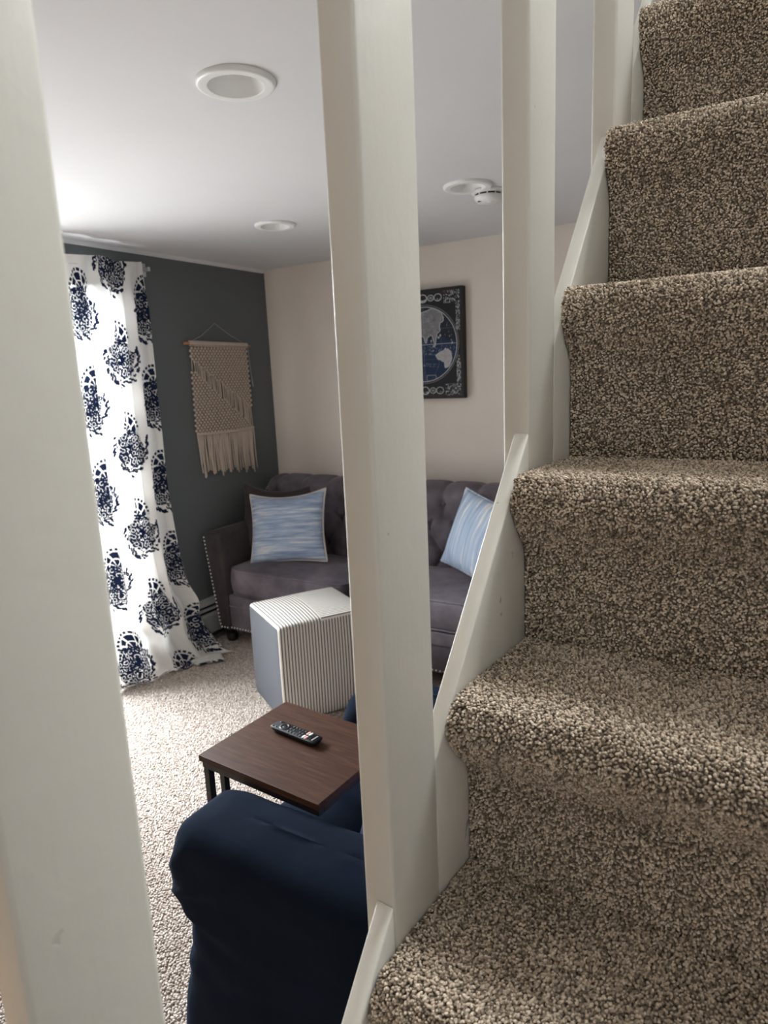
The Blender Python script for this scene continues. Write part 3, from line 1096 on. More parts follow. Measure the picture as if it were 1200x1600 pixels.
ink(edge, 0.75)
ink(np.abs(rr - 0.985) < 0.011, 0.8)
ink(np.abs(rr - 1.035) < 0.006, 0.45)
ink((np.abs(z - 0.0) < 0.009) & disk, 0.6)
ink(disk & (np.abs(x - 0.52 * np.sqrt(np.clip(1 - z * z, 0, 1))) < 0.005), 0.15)
ink(disk & (np.abs(x + 0.52 * np.sqrt(np.clip(1 - z * z, 0, 1))) < 0.005), 0.15)
ink(disk & (np.abs(x) < 0.005), 0.25)
ink(disk & (np.abs(np.abs(z) - 0.40) < 0.005), 0.15)
# tiny lettering-like flecks on the ocean and along the rim
fl = fbm(U * 230, V * 150, 77, 2)
ink(disk & ~land & (fl > 0.66) & (np.abs(z + 0.53 + 0.1 * x) < 0.045) & (np.abs(x) < 0.42), 0.5)
ink(disk & ~land & (fl > 0.70) & (np.abs(z + 0.16) < 0.12), 0.4)
ink(disk & ~land & (fl > 0.70) & (np.abs(x - 0.78 + 0.25 * (z - 0.3)) < 0.05) & (z > 0.05) & (z < 0.62), 0.4)
ink(disk & (np.abs(np.abs(x - 0.20) - 0.14) < 0.010) & (np.abs(z + 0.89) < 0.07), 0.4)
ink(disk & (np.abs(np.abs(z + 0.89) - 0.07) < 0.010) & (np.abs(x - 0.20) < 0.14), 0.4)
sc_n = fbm(U * 190, V * 190, 55, 3)
for s in (1, -1):                                 # ornament circles and cartouches top and bottom, on both sides
    for zz, f in ((2.028, 1), (1.500, 0.85)):
        for ox, rad in ((0.0, 0.026), (0.052, 0.019), (0.098, 0.023)):
            dd = np.hypot(U - (cxm + s * ox), (V - zz) / 0.85)
            ink(np.abs(dd - rad) < 0.0028, 0.75 * f)
            ink((dd < rad) & (sc_n > 0.57) & (V < zz - 0.2 * rad), 0.7 * f)
            ink((dd < rad * 0.5) & (ox == 0.052), 0.45 * f)
        ink((np.abs(np.abs(U - cxm) - 0.185) < 0.052) & (np.abs(V - zz) < 0.036) & (sc_n > 0.58) & (s > 0), 0.75 * f)
    bx = np.abs((U - cxm) * s - 0.222) < 0.013
    ink(bx & (np.abs(V - 1.915) < 0.075) & (sc_n > 0.50), 0.55)
    ink(bx & (np.abs(V - 1.615) < 0.085) & (sc_n > 0.50), 0.60)
ex = np.maximum(np.abs(U - cxm) / 0.2535, np.abs(V - 1.7655) / 0.3095)
col[ex > 0.955] *= 0.75
wear = (ex > 0.93) & (fbm(U * 70, V * 70, 61) > 0.66)
col[wear] = col[wear] * 0.5 + np.array([0.05, 0.04, 0.035])
col = np.clip(col, 0.004, 1)
set_cols(me, col)
link('map_print', me, M['map'], pic)
for b in ((px0, px1, pz1 - 0.018, pz1), (px0, px1, pz0, pz0 + 0.018), (px0, px0 + 0.018, pz0 + 0.018, pz1 - 0.018), (px1 - 0.018, px1, pz0 + 0.018, pz1 - 0.018)):
    link('frame_lip', box(b[0], b[1], BY - 0.0465, BY - 0.043, b[2], b[3], 0.001), M['frame_black'], pic, smooth=False)

# ------------------------------------------------------------------ curtain and rod
rod = thing('curtain_rod', (WX, 1.4, 2.22), 'slim silver curtain rod bracketed to slate wall over the patio door', 'curtain rod')
link('rod', tube([(WX + 0.042, 0.75, 2.225), (WX + 0.042, 2.655, 2.225)], 0.008, 10), M['bracket'], rod)
for y in (0.80, 2.655):
    link('bracket', join([box(WX + 0.001, WX + 0.006, y - 0.018, y + 0.018, 2.19, 2.26, 0.001), box(WX + 0.005, WX + 0.055, y - 0.007, y + 0.007, 2.214, 2.236, 0.001)]), M['bracket'], rod, smooth=False)

nu, nv = 460, 820
su = np.linspace(0, 1, nu)[:, None] * np.ones((1, nv))
tv = np.ones((nu, 1)) * np.linspace(0, 1, nv)[None]              # 0 at the top, 1 at the hem
ztop_c = 2.245
flare = np.clip((tv - 0.55) / 0.45, 0, 1) ** 1.6
yA = 2.03 - 0.02 * tv
yB = 2.585 + 0.155 * flare - 0.02 * np.clip(tv / 0.3, 0, 1) * (1 - flare)
ph = 2 * PI * (4.0 * su + 0.06 * np.sin(6 * su + 2 * tv))
lift = np.clip((tv - 0.84) / 0.16, 0, 1)
amp = (0.012 + 0.033 * np.clip(tv / 0.10, 0, 1) * (1 - 0.35 * flare)) * (1 - 0.7 * lift)
pinch = np.exp(-((tv - 0.045) / 0.03) ** 2)
fold = np.sin(ph) + 0.35 * np.sin(2 * ph + 0.8) * (1 - pinch)
Y = yA + (yB - yA) * su + 0.016 * np.cos(ph) * np.clip(tv / 0.1, 0, 1)
X = WX + 0.082 + amp * fold * (1 - 0.55 * pinch) + 0.02 * (fbm(su * 5, tv * 6, 2) - 0.5) * np.clip(tv * 2, 0, 1)
X = X + (0.03 + 0.17 * su) * lift ** 1.7 + 0.055 * np.exp(-((tv - 0.93 + 0.09 * su) / 0.035) ** 2) * (0.4 + 0.6 * su)
X = np.maximum(X, WX + 0.064)
Zc = ztop_c - tv * 2.275 + 0.012 * np.sin(ph) * lift + 0.006 * np.cos(ph * 0.5) * (tv < 0.02)
Zc = np.maximum(Zc, 0.010 + 0.010 * (1 + np.sin(ph * 0.7)) * lift)
hem = np.clip((tv - 0.975) / 0.025, 0, 1)
X = X + hem * 0.03
Pc = np.stack([X, Y, Zc], -1)
me = grid(nu, nv, Pc)
# flat-cloth coordinates for the print: arc length across, drop down
mid = nv // 3
arc = np.concatenate([[0], np.cumsum(np.linalg.norm(np.diff(Pc[:, mid], axis=0), axis=1))])
cu = (arc[-1] - arc)[:, None] * np.ones((1, nv))
drop = np.concatenate([np.zeros((nu, 1)), np.cumsum(np.linalg.norm(np.diff(Pc, axis=1), axis=2), axis=1)], 1)
cv = -drop


def motif(u, v, sd):
    """paisley tree medallion, ~0.32 m wide and 0.38 m high, origin at its foot centre"""
    th = np.arctan2(v - 0.14, u)
    lob = 0.05 * np.sin(7 * th + sd) + 0.16 * (vnoise(u * 45 + sd * 7, v * 45, 4) - 0.5)
    body = np.hypot(u / 0.128, (v - 0.140) / 0.122) + lob
    # ornaments: small rings round scattered seeds, mostly ink
    s = 0.036
    best = np.full(u.shape, 9.0)
    for dx in (-1, 0, 1):
        for dy in (-1, 0, 1):
            cx_, cy_ = np.floor(u / s) + dx, np.floor(v / s) + dy
            hx_ = np.sin(cx_ * 12.9 + cy_ * 78.2) * 437.5
            hy_ = np.sin(cx_ * 39.3 + cy_ * 11.1) * 257.1
            ox_, oy_ = cx_ + 0.15 + 0.7 * (hx_ - np.floor(hx_)), cy_ + 0.15 + 0.7 * (hy_ - np.floor(hy_))
            best = np.minimum(best, np.hypot(u / s - ox_, v / s - oy_))
    spk = vnoise(u * 170 + sd, v * 170, 21)
    orn = ~((best > 0.26) & (best < 0.35)) & ~((best > 0.62) & (spk > 0.60)) & (spk < 0.90)
    out = (body < 1) & orn
    out |= (body < 0.42) & (spk < 0.66)
    # arched crown over the tree with a beaded rim
    fr, fa = np.hypot(u + 0.012, (v - 0.250) * 0.85), np.arctan2(v - 0.250, u + 0.012)
    fan = (fr < 0.074) & (v > 0.225)
    out |= fan & ~((fr > 0.036) & (fr < 0.042)) & (np.sin(fa * 8 + 40 * fr) > -0.72)
    out |= (fr > 0.081) & (fr < 0.095) & (v > 0.25) & (np.sin(fa * 24) > -0.45)
    # scattered leaves along the lower rim
    for k in range(58):
        ang = -PI - 0.45 + (PI + 0.9) * (k + 0.5) / 58
        hh = math.sin(k * 91.7 + sd * 3.1) * 43.7
        hh -= math.floor(hh)
        rad = 0.118 + 0.054 * hh
        lx_, ly_ = rad * math.cos(ang), 0.140 + 0.95 * rad * math.sin(ang)
        for b in (-1.0, 0.1, 1.1):
            ex_, ey_ = lx_ + 0.0072 * math.cos(ang + b + hh), ly_ + 0.0072 * math.sin(ang + b + hh)
            out |= np.hypot(u - ex_, v - ey_) < 0.0052 + 0.002 * hh
    return out


navy = np.zeros(cu.shape, bool)
PX, PZ = 0.300, 0.470
for cI in range(-1, int(arc[-1] / PX) + 3):
    for rI in range(-1, 8):
        ux = cI * PX + 0.03
        vz = -rI * PZ - (PZ / 2 if cI % 2 else 0.0) + 0.07
        m_ = (np.abs(cu - ux) < 0.19) & (cv - vz > -0.06) & (cv - vz < 0.36)
        if m_.any():
            navy[m_] |= motif((cu - ux)[m_] * 1.13, (cv - vz)[m_] * 1.08, (cI % 3) * 1.7 + (rI % 2) * 0.9)
colc = np.where(navy[..., None], np.array([0.012, 0.020, 0.050]), np.array([0.78, 0.765, 0.745]))
set_cols(me, colc)
cur = link('curtain', me, M['curtain'])
tag(cur, 'white curtain printed with navy paisley trees, hanging at slate wall', 'curtain')
# turned-back corner of the hem lying on the carpet, and the dark pleat buttons
flap_u, flap_v = 16, 12
a_, b_ = np.meshgrid(np.linspace(0, 1, flap_u), np.linspace(0, 1, flap_v), indexing='ij')
c00, c10, c01, c11 = [np.array(q) for q in ((-2.925, 2.52, 0.014), (-2.845, 2.69, 0.018), (-2.845, 2.50, 0.012), (-2.755, 2.625, 0.012))]
Pf = (c00[None, None] * ((1 - a_) * (1 - b_))[..., None] + c10 * (a_ * (1 - b_))[..., None] + c01 * ((1 - a_) * b_)[..., None] + c11 * (a_ * b_)[..., None])
Pf[..., 2] += 0.014 * np.sin(PI * a_) * (1 - b_) + 0.004 * np.sin(9 * b_)
fm = grid(flap_u, flap_v, Pf)
colf = np.where(((b_ > 0.88) & (vnoise(a_ * 14, b_ * 9, 3) > 0.35))[..., None], np.array([0.012, 0.02, 0.05]), np.array([0.66, 0.66, 0.62]))
set_cols(fm, colf)
fo = link('hem_corner', fm, M['curtain'], cur)
sm = fo.modifiers.new('thick', 'SOLIDIFY')
sm.thickness = 0.003

# ------------------------------------------------------------------ tufted sofa along the cream wall
SX0, SX1 = -3.072, -0.98
sofa = thing('sofa', (-2.02, 3.25, 0.0), 'mauve grey velvet tufted sofa with nailhead trim against cream wall', 'sofa')


def arm(sgn):
    """flared arm: outer face leans outward toward the top"""
    rings = []
    for z, out_, in_, y0, ins in ((0.095, 0.085, 0.170, 2.846, 0), (0.11, 0.080, 0.172, 2.838, 0), (0.30, 0.055, 0.172, 2.834, 0), (0.50, 0.026, 0.168, 2.832, 0), (0.62, 0.006, 0.160, 2.832, 0),
                                  (0.675, 0.000, 0.152, 2.834, 0), (0.697, 0.006, 0.146, 2.840, 0), (0.706, 0.020, 0.132, 2.852, 0)):
        x0, x1 = (SX0 + out_, SX0 + in_) if sgn < 0 else (SX1 - in_, SX1 - out_)
        rings.append(superring((x0 + x1) / 2, (y0 + 3.50) / 2, (x1 - x0) / 2, (3.50 - y0) / 2, z, 64, 14))
    return loft(rings)


for sgn in (-1, 1):
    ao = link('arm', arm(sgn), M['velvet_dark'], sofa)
    bm = bmesh.new()
    for k in range(26):                          # nailheads up the arm's front edge
        z = 0.108 + k * 0.0228
        t = (z - 0.095) / 0.59
        x = SX0 + 0.087 - 0.080 * t if sgn < 0 else SX1 - 0.087 + 0.080 * t
        bmesh.ops.create_icosphere(bm, subdivisions=1, radius=0.0058, matrix=Matrix.Translation((x + (0.016 if sgn < 0 else -0.016), 2.833 + (0.004 if z < 0.13 else 0.0), z)))
    link('nailheads', bm_mesh(bm), M['nail'], ao, kind='stuff')

rail = link('front_rail', box(SX0 + 0.165, SX1 - 0.165, 2.852, 3.40, 0.095, 0.322, 0.012, 3), M['velvet'], sofa)
bm = bmesh.new()
n_ = 83
for k in range(n_):
    bmesh.ops.create_icosphere(bm, subdivisions=1, radius=0.0058, matrix=Matrix.Translation((SX0 + 0.105 + k * 0.0228, 2.851 if 0.065 < k * 0.0228 < 1.81 else 2.838, 0.112)))
link('nailheads', bm_mesh(bm), M['nail'], rail, kind='stuff')
link('rail_welt', tube([(SX0 + 0.17, 2.851, 0.252), (SX1 - 0.17, 2.851, 0.252)], 0.0045, 6), M['velvet'], rail)

# rolled, button-tufted back
nu, nv = 260, 90
us = np.linspace(SX0 + 0.03, SX1 - 0.03, nu)
BUT = []
bx, bz = 0.205, 0.165
for j in range(3):
    for i in range(-1, 11):
        x_ = SX0 + 0.16 + (i + (0.5 if j % 2 else 0)) * bx
        if SX0 + 0.12 < x_ < SX1 - 0.12:
            BUT.append((x_, 0.565 + j * bz * 0.92))
Pb = np.zeros((nu, nv, 3))
prof = catmull([(3.40, 0.30), (3.375, 0.40), (3.372, 0.52), (3.378, 0.66), (3.384, 0.80), (3.372, 0.88), (3.385, 0.935), (3.44, 0.962), (3.52, 0.968), (3.59, 0.945), (3.625, 0.90), (3.62, 0.86)], 8)
sl = np.concatenate([[0], np.cumsum(np.linalg.norm(np.diff(prof, axis=0), axis=1))])
tt = np.linspace(0, sl[-1], nv)
py, pz = np.interp(tt, sl, prof[:, 0]), np.interp(tt, sl, prof[:, 1])
ty, tz = np.gradient(py), np.gradient(pz)
ln = np.hypot(ty, tz)
ny, nz = -tz / ln, ty / ln
for iu, x_ in enumerate(us):
    z = pz
    d1 = ((x_ - (SX0 + 0.16)) / bx + (z - 0.565) / (bz * 0.92) * 0.5)
    d2 = ((x_ - (SX0 + 0.16)) / bx - (z - 0.565) / (bz * 0.92) * 0.5)
    f1, f2 = np.abs(d1 - np.round(d1)), np.abs(d2 - np.round(d2))
    crease = np.minimum(f1, f2)
    top = (tt > np.interp(0.895, pz[:nv // 2], tt[:nv // 2]))
    vert = np.abs((x_ - (SX0 + 0.16)) / (bx) - np.round((x_ - (SX0 + 0.16)) / bx))
    crease = np.where(top, vert, crease)
    hgt = 0.034 * (1 - np.exp(-(crease / 0.10) ** 1.2)) * np.clip((z - 0.42) / 0.08, 0, 1) * np.where(top, 0.45, 1.0)
    bd = np.full(nv, 9.0)
    for b in BUT:
        bd = np.minimum(bd, np.hypot(x_ - b[0], z - b[1]) + np.where(py > 3.45, 9, 0))
    hgt -= 0.024 * np.exp(-(bd / 0.030) ** 2)
    e = np.clip(np.minimum(iu, nu - 1 - iu) / 16, 0, 1)
    e = math.sqrt(max(0.0, 1 - (1 - e) ** 2))
    Pb[iu, :, 0] = x_
    Pb[iu, :, 1] = (py + ny * hgt) * e + 3.50 * (1 - e)
    Pb[iu, :, 2] = (pz + nz * hgt) * (0.90 + 0.10 * e)
back = link('back', grid(nu, nv, Pb), M['velvet'], sofa)
for b in BUT:
    o_ = lathe([(0.0, -0.005), (0.007, -0.0045), (0.0115, -0.0015), (0.012, 0.002)], 12)
    o_.transform(Matrix.Translation((b[0], 3.384, b[1])) @ Matrix.Rotation(PI / 2, 4, 'X') @ Matrix.Scale(-1, 4, (0, 0, 1)))
    link('button', o_, M['velvet'], back)
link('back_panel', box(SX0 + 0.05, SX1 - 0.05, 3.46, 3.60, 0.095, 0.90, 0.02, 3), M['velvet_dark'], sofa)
bm = bmesh.new()
for k in range(9):                               # nailheads round the back's left end
    a = 0.2 + k * 0.16
    bmesh.ops.create_icosphere(bm, subdivisions=1, radius=0.0046, matrix=Matrix.Translation((SX0 + 0.028, 3.50 - 0.10 * math.cos(a), 0.80 + 0.11 * math.sin(a))))
link('nailheads', bm_mesh(bm), M['nail'], back, kind='stuff')


def seat_cushion(x0, x1, crown):
    rings = []
    yc, hy = (2.846 + 3.39) / 2, (3.39 - 2.846) / 2
    xc, hx_ = (x0 + x1) / 2, (x1 - x0) / 2
    for z, ins in ((0.326, 0.030), (0.332, 0.012), (0.352, 0.002), (0.41, -0.003), (0.462, 0.0), (0.484, 0.004), (0.490, 0.012), (0.4945, 0.03)):
        rings.append(superring(xc, yc, hx_ - ins, hy - ins, z, 96, 9))
    for s in (0.86, 0.7, 0.5, 0.3, 0.12):
        rings.append([(xc + (p[0] - xc) * s, yc + (p[1] - yc) * s, 0.494 + crown * (1 - s ** 2.2)) for p in superring(xc, yc, hx_ - 0.03, hy - 0.03, 0, 96, 9)])
    me = loft(rings)
    for v in me.vertices:
        if v.co.y < 2.90 and v.co.z < 0.49:       # puckers down the boxing
            v.co.y += 0.004 * math.sin(v.co.x * 95 + 2 * math.sin(v.co.x * 17))
        v.co.z += 0.006 * math.sin(v.co.x * 7 + 1) * max(0, (v.co.z - 0.45) / 0.05)
    return me


for x0, x1 in ((SX0 + 0.162, -2.032), (-2.026, SX1 - 0.162)):
    cu_ = link('seat_cushion', seat_cushion(x0, x1, 0.026), M['velvet'], sofa)
    xc, hx_ = (x0 + x1) / 2, (x1 - x0) / 2
    yc, hy = (2.846 + 3.39) / 2, (3.39 - 2.846) / 2
    for z in (0.486, 0.334):
        ring = superring(xc, yc, hx_ - 0.004, hy - 0.004, z, 64, 9)
        link('cushion_welt', tube(ring + ring[:1], 0.0042, 6), M['velvet'], cu_)
for x_, y_ in ((SX0 + 0.118, 2.905), (SX1 - 0.118, 2.905), (SX0 + 0.118, 3.52), (SX1 - 0.118, 3.52), (-2.03, 2.905)):
    link('bun_foot', lathe([(0.0, 0.0), (0.026, 0.0), (0.030, 0.006), (0.036, 0.020), (0.037, 0.034), (0.031, 0.050), (0.028, 0.056), (0.034, 0.062), (0.036, 0.070), (0.034, 0.078), (0.040, 0.084), (0.042, 0.096), (0.0, 0.096)], 24, (x_, y_, 0)), M['bun_foot'], sofa)


# ------------------------------------------------------------------ pillows
def pillow_mesh(w_, h_, t_, pinch=0.10, sag=0.0, seed=0, n=44):
    v, f = [], []
    g = np.linspace(-1, 1, n)
    sheets = []
    for side in (1, -1):
        ids = np.zeros((n, n), int)
        for i, u in enumerate(g):
            for j, q in enumerate(g):
                edge_ = i in (0, n - 1) or j in (0, n - 1)
                if side == -1 and edge_:
                    ids[i, j] = sheets[0][i, j]
                    continue
                px = u * (1 - pinch * (1 - q * q) * abs(u) ** 3)
                pz_ = q * (1 - pinch * (1 - u * u) * abs(q) ** 3)
                d = (max(0, 1 - u ** 2) ** 0.55) * (max(0, 1 - q ** 2) ** 0.55)
                wr = 0.05 * math.sin(5 * u + 3 * q + seed) * math.sin(4 * q - 2 * u + seed * 2) * d
                v.append((px * w_ / 2, -side * t_ / 2 * (d + wr), pz_ * h_ / 2 - sag * (1 - u * u) * (q > 0) * q))
                ids[i, j] = len(v) - 1
        sheets.append(ids)
    for s_, ids in enumerate(sheets):
        for i in range(n - 1):
            for j in range(n - 1):
                q = (ids[i, j], ids[i + 1, j], ids[i + 1, j + 1], ids[i, j + 1])
                f.append(q if s_ == 0 else q[::-1])
    rim = [sheets[0][i, 0] for i in range(n)] + [sheets[0][n - 1, j] for j in range(1, n)] + [sheets[0][i, n - 1] for i in range(n - 2, -1, -1)] + [sheets[0][0, j] for j in range(n - 2, -1, -1)]
    return raw(v, f), [v[k] for k in rim]


def pillow(name, loc, rot, size, mat, label, pipe=None, **kw):
    o = thing(name, loc, label, 'pillow')
    o.rotation_euler = rot
    me, rim = pillow_mesh(*size, **kw)
    link('pillow_cover', me, mat, o, local=True)
    if pipe:
        link('pillow_piping', tube(rim, 0.0050, 6), pipe, o, local=True)
    return o


d2r = math.radians
pillow('throw_pillow', (-2.800, 3.225, 0.735), (d2r(-17), d2r(3), d2r(24)), (0.47, 0.46, 0.15), M['velvet_dark'],
       'dark taupe velvet pillow tucked behind the blue streaked one in the sofa corner', pinch=0.13, sag=0.03, seed=3)
pillow('throw_pillow', (-2.595, 3.09, 0.722), (d2r(-17), d2r(-5), d2r(14)), (0.515, 0.44, 0.15), M['ikat_h'],
       'blue pillow with horizontal cream streaks and cream piping, left on sofa', M['piping'], pinch=0.09, sag=0.02, seed=1)
pillow('throw_pillow', (-1.375, 3.19, 0.738), (d2r(-17), d2r(11), d2r(-24)), (0.44, 0.43, 0.19), M['ikat_v'],
       'pale blue pillow with vertical white stripes, right on sofa', M['ikat_v'], pinch=0.06, seed=5)

# ------------------------------------------------------------------ striped cube ottoman
OC = np.array([-1.96, 2.173])
od = np.array([0.50, 0.866])                      # along the striped face, away from the camera
on = np.array([-0.80, 0.60])                      # along the plain left face
OW, OD, OH = 0.47, 0.43, 0.50
ctr = OC + od * OW / 2 + on * OD / 2
ott = thing('ottoman', (ctr[0], ctr[1], 0.0), 'cube ottoman in navy and cream ticking stripes before the sofa', 'ottoman')
perp = np.array([-od[1], od[0]])


def ott_body():
    bm = bmesh.new()
    bmesh.ops.create_cube(bm, size=1.0)
    for v in bm.verts:
        v.co = Vector((v.co.x * OW, v.co.y * OD, (v.co.z + 0.5) * (OH - 0.008) + 0.006))
    bmesh.ops.bevel(bm, geom=bm.edges[:], offset=0.020, segments=4, profile=0.5, affect='EDGES')
    bmesh.ops.subdivide_edges(bm, edges=[e for e in bm.edges if e.calc_length() > 0.2], cuts=12, use_grid_fill=True)
    uvl = bm.loops.layers.uv.new('UVMap')
    bmesh.ops.recalc_face_normals(bm, faces=bm.faces)
    for f in bm.faces:
        nrm = f.normal
        f.smooth = True
        c = f.calc_center_median()
        side = abs(nrm.x) > 0.75
        f.material_index = 1 if side else 0
        for lp in f.loops:
            co = lp.vert.co
            if nrm.z > 0.5 and c.x > -OW / 2 + 0.205:
                uvv = (co.y / 0.0150, co.x)
            else:
                uvv = (co.x / 0.0150, co.y + co.z)
            lp[uvl].uv = uvv
    for v in bm.verts:                             # soft crown and slightly bulging sides
        if v.co.z > OH - 0.06:
            v.co.z += 0.020 * max(0, 1 - (2 * v.co.x / OW) ** 2) * max(0, 1 - (2 * v.co.y / OD) ** 2)
        k = math.sin(PI * min(1, max(0, v.co.z / OH)))
        v.co.y *= 1 + 0.02 * k
        v.co.x *= 1 + 0.012 * k
    return bm_mesh(bm)


ob = link('upholstered_body', ott_body(), [M['ticking'], M['ticking_plain']], ott, local=True, smooth=True)
ott.rotation_euler = (0, 0, math.atan2(od[1], od[0]))
link('seam_welt', tube([(-OW / 2 + 0.205, -OD / 2 + 0.006, OH - 0.006), (-OW / 2 + 0.205, -OD / 4, OH + 0.012), (-OW / 2 + 0.205, OD / 4, OH + 0.012), (-OW / 2 + 0.205, OD / 2 - 0.006, OH - 0.006)], 0.0028, 6), M['ticking_plain'], ott, local=True)
for sx_ in (-1, 1):
    for sy_ in (-1, 1):
        link('glide_foot', lathe([(0.0, 0.0), (0.014, 0.0), (0.014, 0.008), (0.0, 0.008)], 12, (sx_ * (OW / 2 - 0.05), sy_ * (OD / 2 - 0.05), 0)), M['black_plastic'], ott, local=True)

# ------------------------------------------------------------------ C-shaped side table
TX0, TX1, TY0, TY1, TZ = -0.202, 0.202, -0.167, 0.167, 0.66
tab = thing('side_table', (-1.055, 1.240, 0.0), 'small C-shaped side table with dark walnut top and black legs', 'table')
tab.rotation_euler = (0, 0, d2r(-3.2))
link('tabletop', box(TX0, TX1, TY0, TY1, TZ - 0.017, TZ, 0.0012), M['walnut'], tab, local=True, smooth=False)
T = 0.019
zf = TZ - 0.0175
for nm, b in (('top_rail', (TX0 + 0.005, TX1 - 0.005, TY0 + 0.006, TY0 + 0.006 + T, zf - T, zf)), ('top_rail', (TX0 + 0.005, TX1 - 0.005, TY1 - 0.006 - T, TY1 - 0.006, zf - T, zf)),
              ('top_rail', (TX0 + 0.005, TX0 + 0.005 + T, TY0 + 0.006 + T, TY1 - 0.006 - T, zf - T, zf)), ('top_rail', (TX1 - 0.005 - T, TX1 - 0.005, TY0 + 0.006 + T, TY1 - 0.006 - T, zf - T, zf)),
              ('leg', (TX0 + 0.005, TX0 + 0.005 + T, TY0 + 0.008, TY0 + 0.008 + T, T, zf - T)), ('leg', (TX0 + 0.005, TX0 + 0.005 + T, TY1 - 0.008 - T, TY1 - 0.008, T, zf - T)),
              ('leg', (TX0 + 0.066, TX0 + 0.066 + T * 0.9, TY0 + 0.008, TY0 + 0.008 + T * 0.9, T, zf - T)), ('leg', (TX0 + 0.066, TX0 + 0.066 + T * 0.9, TY1 - 0.008 - T * 0.9, TY1 - 0.008, T, zf - T)),
              ('base_rail', (TX0 + 0.005, TX1 - 0.03, TY0 + 0.006, TY0 + 0.006 + T, 0.0065, 0.0065 + T)), ('base_rail', (TX0 + 0.005, TX1 - 0.03, TY1 - 0.006 - T, TY1 - 0.006, 0.0065, 0.0065 + T)),
              ('base_rail', (TX0 + 0.005, TX0 + 0.005 + T, TY0 + 0.006 + T, TY1 - 0.006 - T, 0.0065, 0.0065 + T))):
    link(nm, box(*b, 0.0015), M['black_metal'], tab, local=True, smooth=False)

# ------------------------------------------------------------------ remote control
rem = thing('remote_control', (-1.092, 1.272, 0.660), 'black TV remote with pink and white buttons on the side table', 'remote')
rem.rotation_euler = (0, 0, d2r(-6.0))
RL, RW, RH = 0.166, 0.042, 0.017


def remote_body():
    rings = []
    for z, ins in ((0.0, 0.010), (0.002, 0.0065), (0.008, 0.0025), (0.0135, 0.0002), (0.0155, 0.0004), (RH, 0.0022)):
        rings.append(superring(0, 0, RL / 2 - ins, RW / 2 - ins, z, 56, 9))
    return loft(rings)


link('remote_body', remote_body(), M['black_plastic'], rem, local=True)
link('navigation_ring', lathe([(0.0085, RH - 0.001), (0.0085, RH + 0.0012), (0.011, RH + 0.0018), (0.0150, RH + 0.0012), (0.0160, RH - 0.001)], 32, (-0.041, 0, 0)), M['black_metal'], rem, local=True)
link('select_button', lathe([(0.0, RH + 0.0008), (0.0070, RH + 0.0006), (0.0075, RH - 0.001)], 24, (-0.041, 0, 0)), M['black_plastic'], rem, local=True)


def pill(cx, cy, rx, ry):
    rings = [superring(cx, cy, rx * s, ry * s, z, 16, 3) for z, s in ((RH - 0.001, 1.0), (RH + 0.0011, 0.98), (RH + 0.0016, 0.8))]
    return loft(rings)


for cx_, cy_ in [(-0.074, -0.012), (-0.068, 0.012), (-0.062, -0.013)] + [(-0.017 + 0.0108 * i, y) for i in range(5) for y in (-0.0125, 0.0125)] + [(-0.017, 0.0), (-0.0062, 0.0), (0.0154, 0.0), (0.0262, 0.0)]:
    link('rubber_button', pill(cx_, cy_, 0.0026, 0.0026), M['button_grey'], rem, local=True)
for cx_, cy_, m_ in ((0.0385, -0.0095, 'button_white'), (0.0385, 0.0095, 'button_pink'), (0.0475, -0.0095, 'button_pink'), (0.0475, 0.0095, 'button_white')):
    o_ = link('app_button', pill(cx_, cy_, 0.0034, 0.0080), M[m_], rem, local=True)
    o_['label'] = ('white' if m_ == 'button_white' else 'pink') + ' oblong button'
fc = bpy.data.curves.new('brand_print', 'FONT')
fc.body = 'INSIGNIA'
fc.size = 0.0058
fc.align_x, fc.align_y = 'CENTER', 'CENTER'
fc.extrude = 0.00012
fc.materials.append(M['print_white'])
fo_ = bpy.data.objects.new('brand_print', fc)
C.objects.link(fo_)
fo_.parent = rem
fo_.location = (0.0690, 0.0, RH + 0.0003)
fo_.rotation_euler = (0, 0, d2r(90))

# ------------------------------------------------------------------ navy slipcovered armchair beside the stairs
chair = thing('armchair', (-0.80, 1.30, 0.0), 'armchair in a loose navy cotton slipcover beside the stairs', 'armchair')


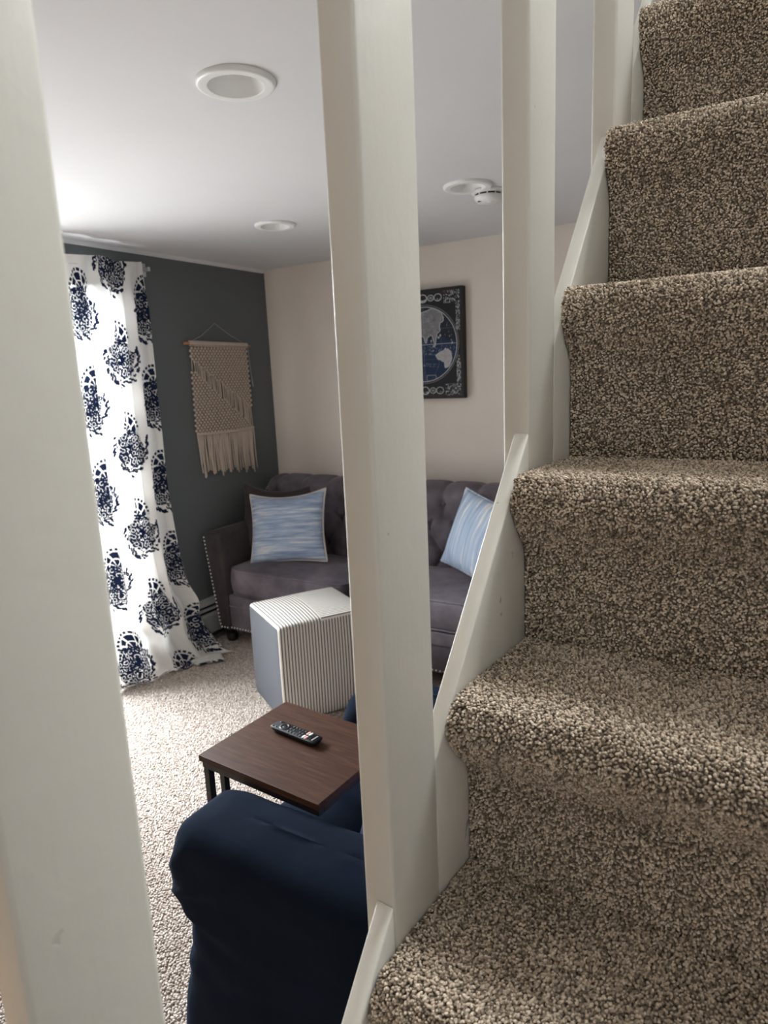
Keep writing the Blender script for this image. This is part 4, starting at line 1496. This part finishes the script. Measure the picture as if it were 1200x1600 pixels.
def chair_arm(y0, y1, sgn):
    """slipcovered arm: overhanging rounded front, top rising toward the back"""
    lv = [(0.008, -1.205, 0.0), (0.06, -1.203, 0.0), (0.16, -1.180, 0.0), (0.25, -1.160, 0.0), (0.33, -1.138, 0.0), (0.375, -1.136, 0.0), (0.405, -1.165, 0.001), (0.435, -1.196, 0.002), (0.47, -1.192, 0.002),
          (0.525, -1.184, 0.0), (0.564, -1.170, 0.001), (0.593, -1.158, 0.004), (0.614, -1.144, 0.012), (0.627, -1.124, 0.028), (0.633, -1.086, 0.050), (0.6355, -1.050, 0.070), (0.6370, -1.020, 0.088), (0.6375, -1.000, 0.1035)]
    rings = []
    for z, xf, ins in lv:
        x1 = -0.47 - ins * 0.5
        hy = (y1 - y0) / 2 - ins
        yc = (y0 + y1) / 2
        ring = []
        for (x, y, zz) in superring((xf + x1) / 2, yc, (x1 - xf) / 2, hy, z, 96, 8.0):
            rise = 0.01 * max(0.0, (x + 1.10)) * min(1.0, max(0.0, (z - 0.40) / 0.28))
            ring.append((x, y, zz + rise))
        rings.append(ring)
    me = loft(rings)
    bm = bmesh.new()
    bm.from_mesh(me)
    bmesh.ops.subdivide_edges(bm, edges=[e for e in bm.edges if e.calc_length() > 0.03 and all(len(f.verts) == 4 for f in e.link_faces)], cuts=2, use_grid_fill=True)
    bmesh.ops.recalc_face_normals(bm, faces=bm.faces)
    bm.normal_update()
    for v in bm.verts:
        co, nn = v.co.copy(), v.normal
        # drag folds radiating down and back from the front overhang
        phi, rad = math.atan2(co.z - 0.395, co.x + 1.26), math.hypot(co.z - 0.395, co.x + 1.26)
        f1 = (math.sin(phi * 15 + 0.8) + 0.5 * math.sin(phi * 27 + 9 * rad)) * math.exp(-((rad - 0.17) / 0.10) ** 2) * max(0, 1 - abs(nn.z) * 1.3)
        f2 = float(fbm(np.array([co.x * 7.0]), np.array([co.z * 9.0 + co.y * 3]), 12)[0]) - 0.5
        f3 = math.exp(-((co.z - 0.20 - 0.25 * (co.x + 1.15)) / 0.018) ** 2) * math.exp(-((co.x + 1.0) / 0.18) ** 2)
        v.co += nn * (0.0040 * f1 + 0.010 * f2 - 0.006 * f3) * min(1, co.z / 0.05)
    return bm_mesh(bm)


link('arm', chair_arm(0.875, 1.085, -1), M['navy'], chair)
link('arm', chair_arm(1.580, 1.790, 1), M['navy'], chair)
rings = [superring((-1.150 - 0.50) / 2, 1.3325, (1.150 - 0.50) / 2 - i, 0.243 - i, z, 64, 8) for z, i in ((0.008, 0), (0.15, 0.002), (0.30, 0.0))]
link('skirt', loft(rings), M['navy'], chair)
rings = [superring((-1.165 - 0.62) / 2, 1.3325, (1.165 - 0.62) / 2 - i, 0.243 - i, z, 64, 7) for z, i in ((0.302, 0.012), (0.32, 0.0), (0.40, -0.002), (0.438, 0.004), (0.455, 0.022), (0.463, 0.06), (0.468, 0.12))]
link('seat_cushion', loft(rings), M['navy'], chair)
rings = [superring(-0.535 + 0.05 * (z - 0.4), 1.3325, 0.085 - i, 0.44 - i, z, 64, 6) for z, i in ((0.008, 0.0), (0.45, 0.0), (0.70, 0.002), (0.78, 0.012), (0.815, 0.035), (0.825, 0.06))]
link('chair_back', loft(rings), M['navy'], chair)
lp = pillow('throw_pillow', (-0.772, 1.275, 0.612), (d2r(-14), d2r(-10), d2r(-86)), (0.34, 0.32, 0.08), M['lavender'],
            'periwinkle pillow with white stripes on the navy armchair seat', pinch=0.10, seed=8)
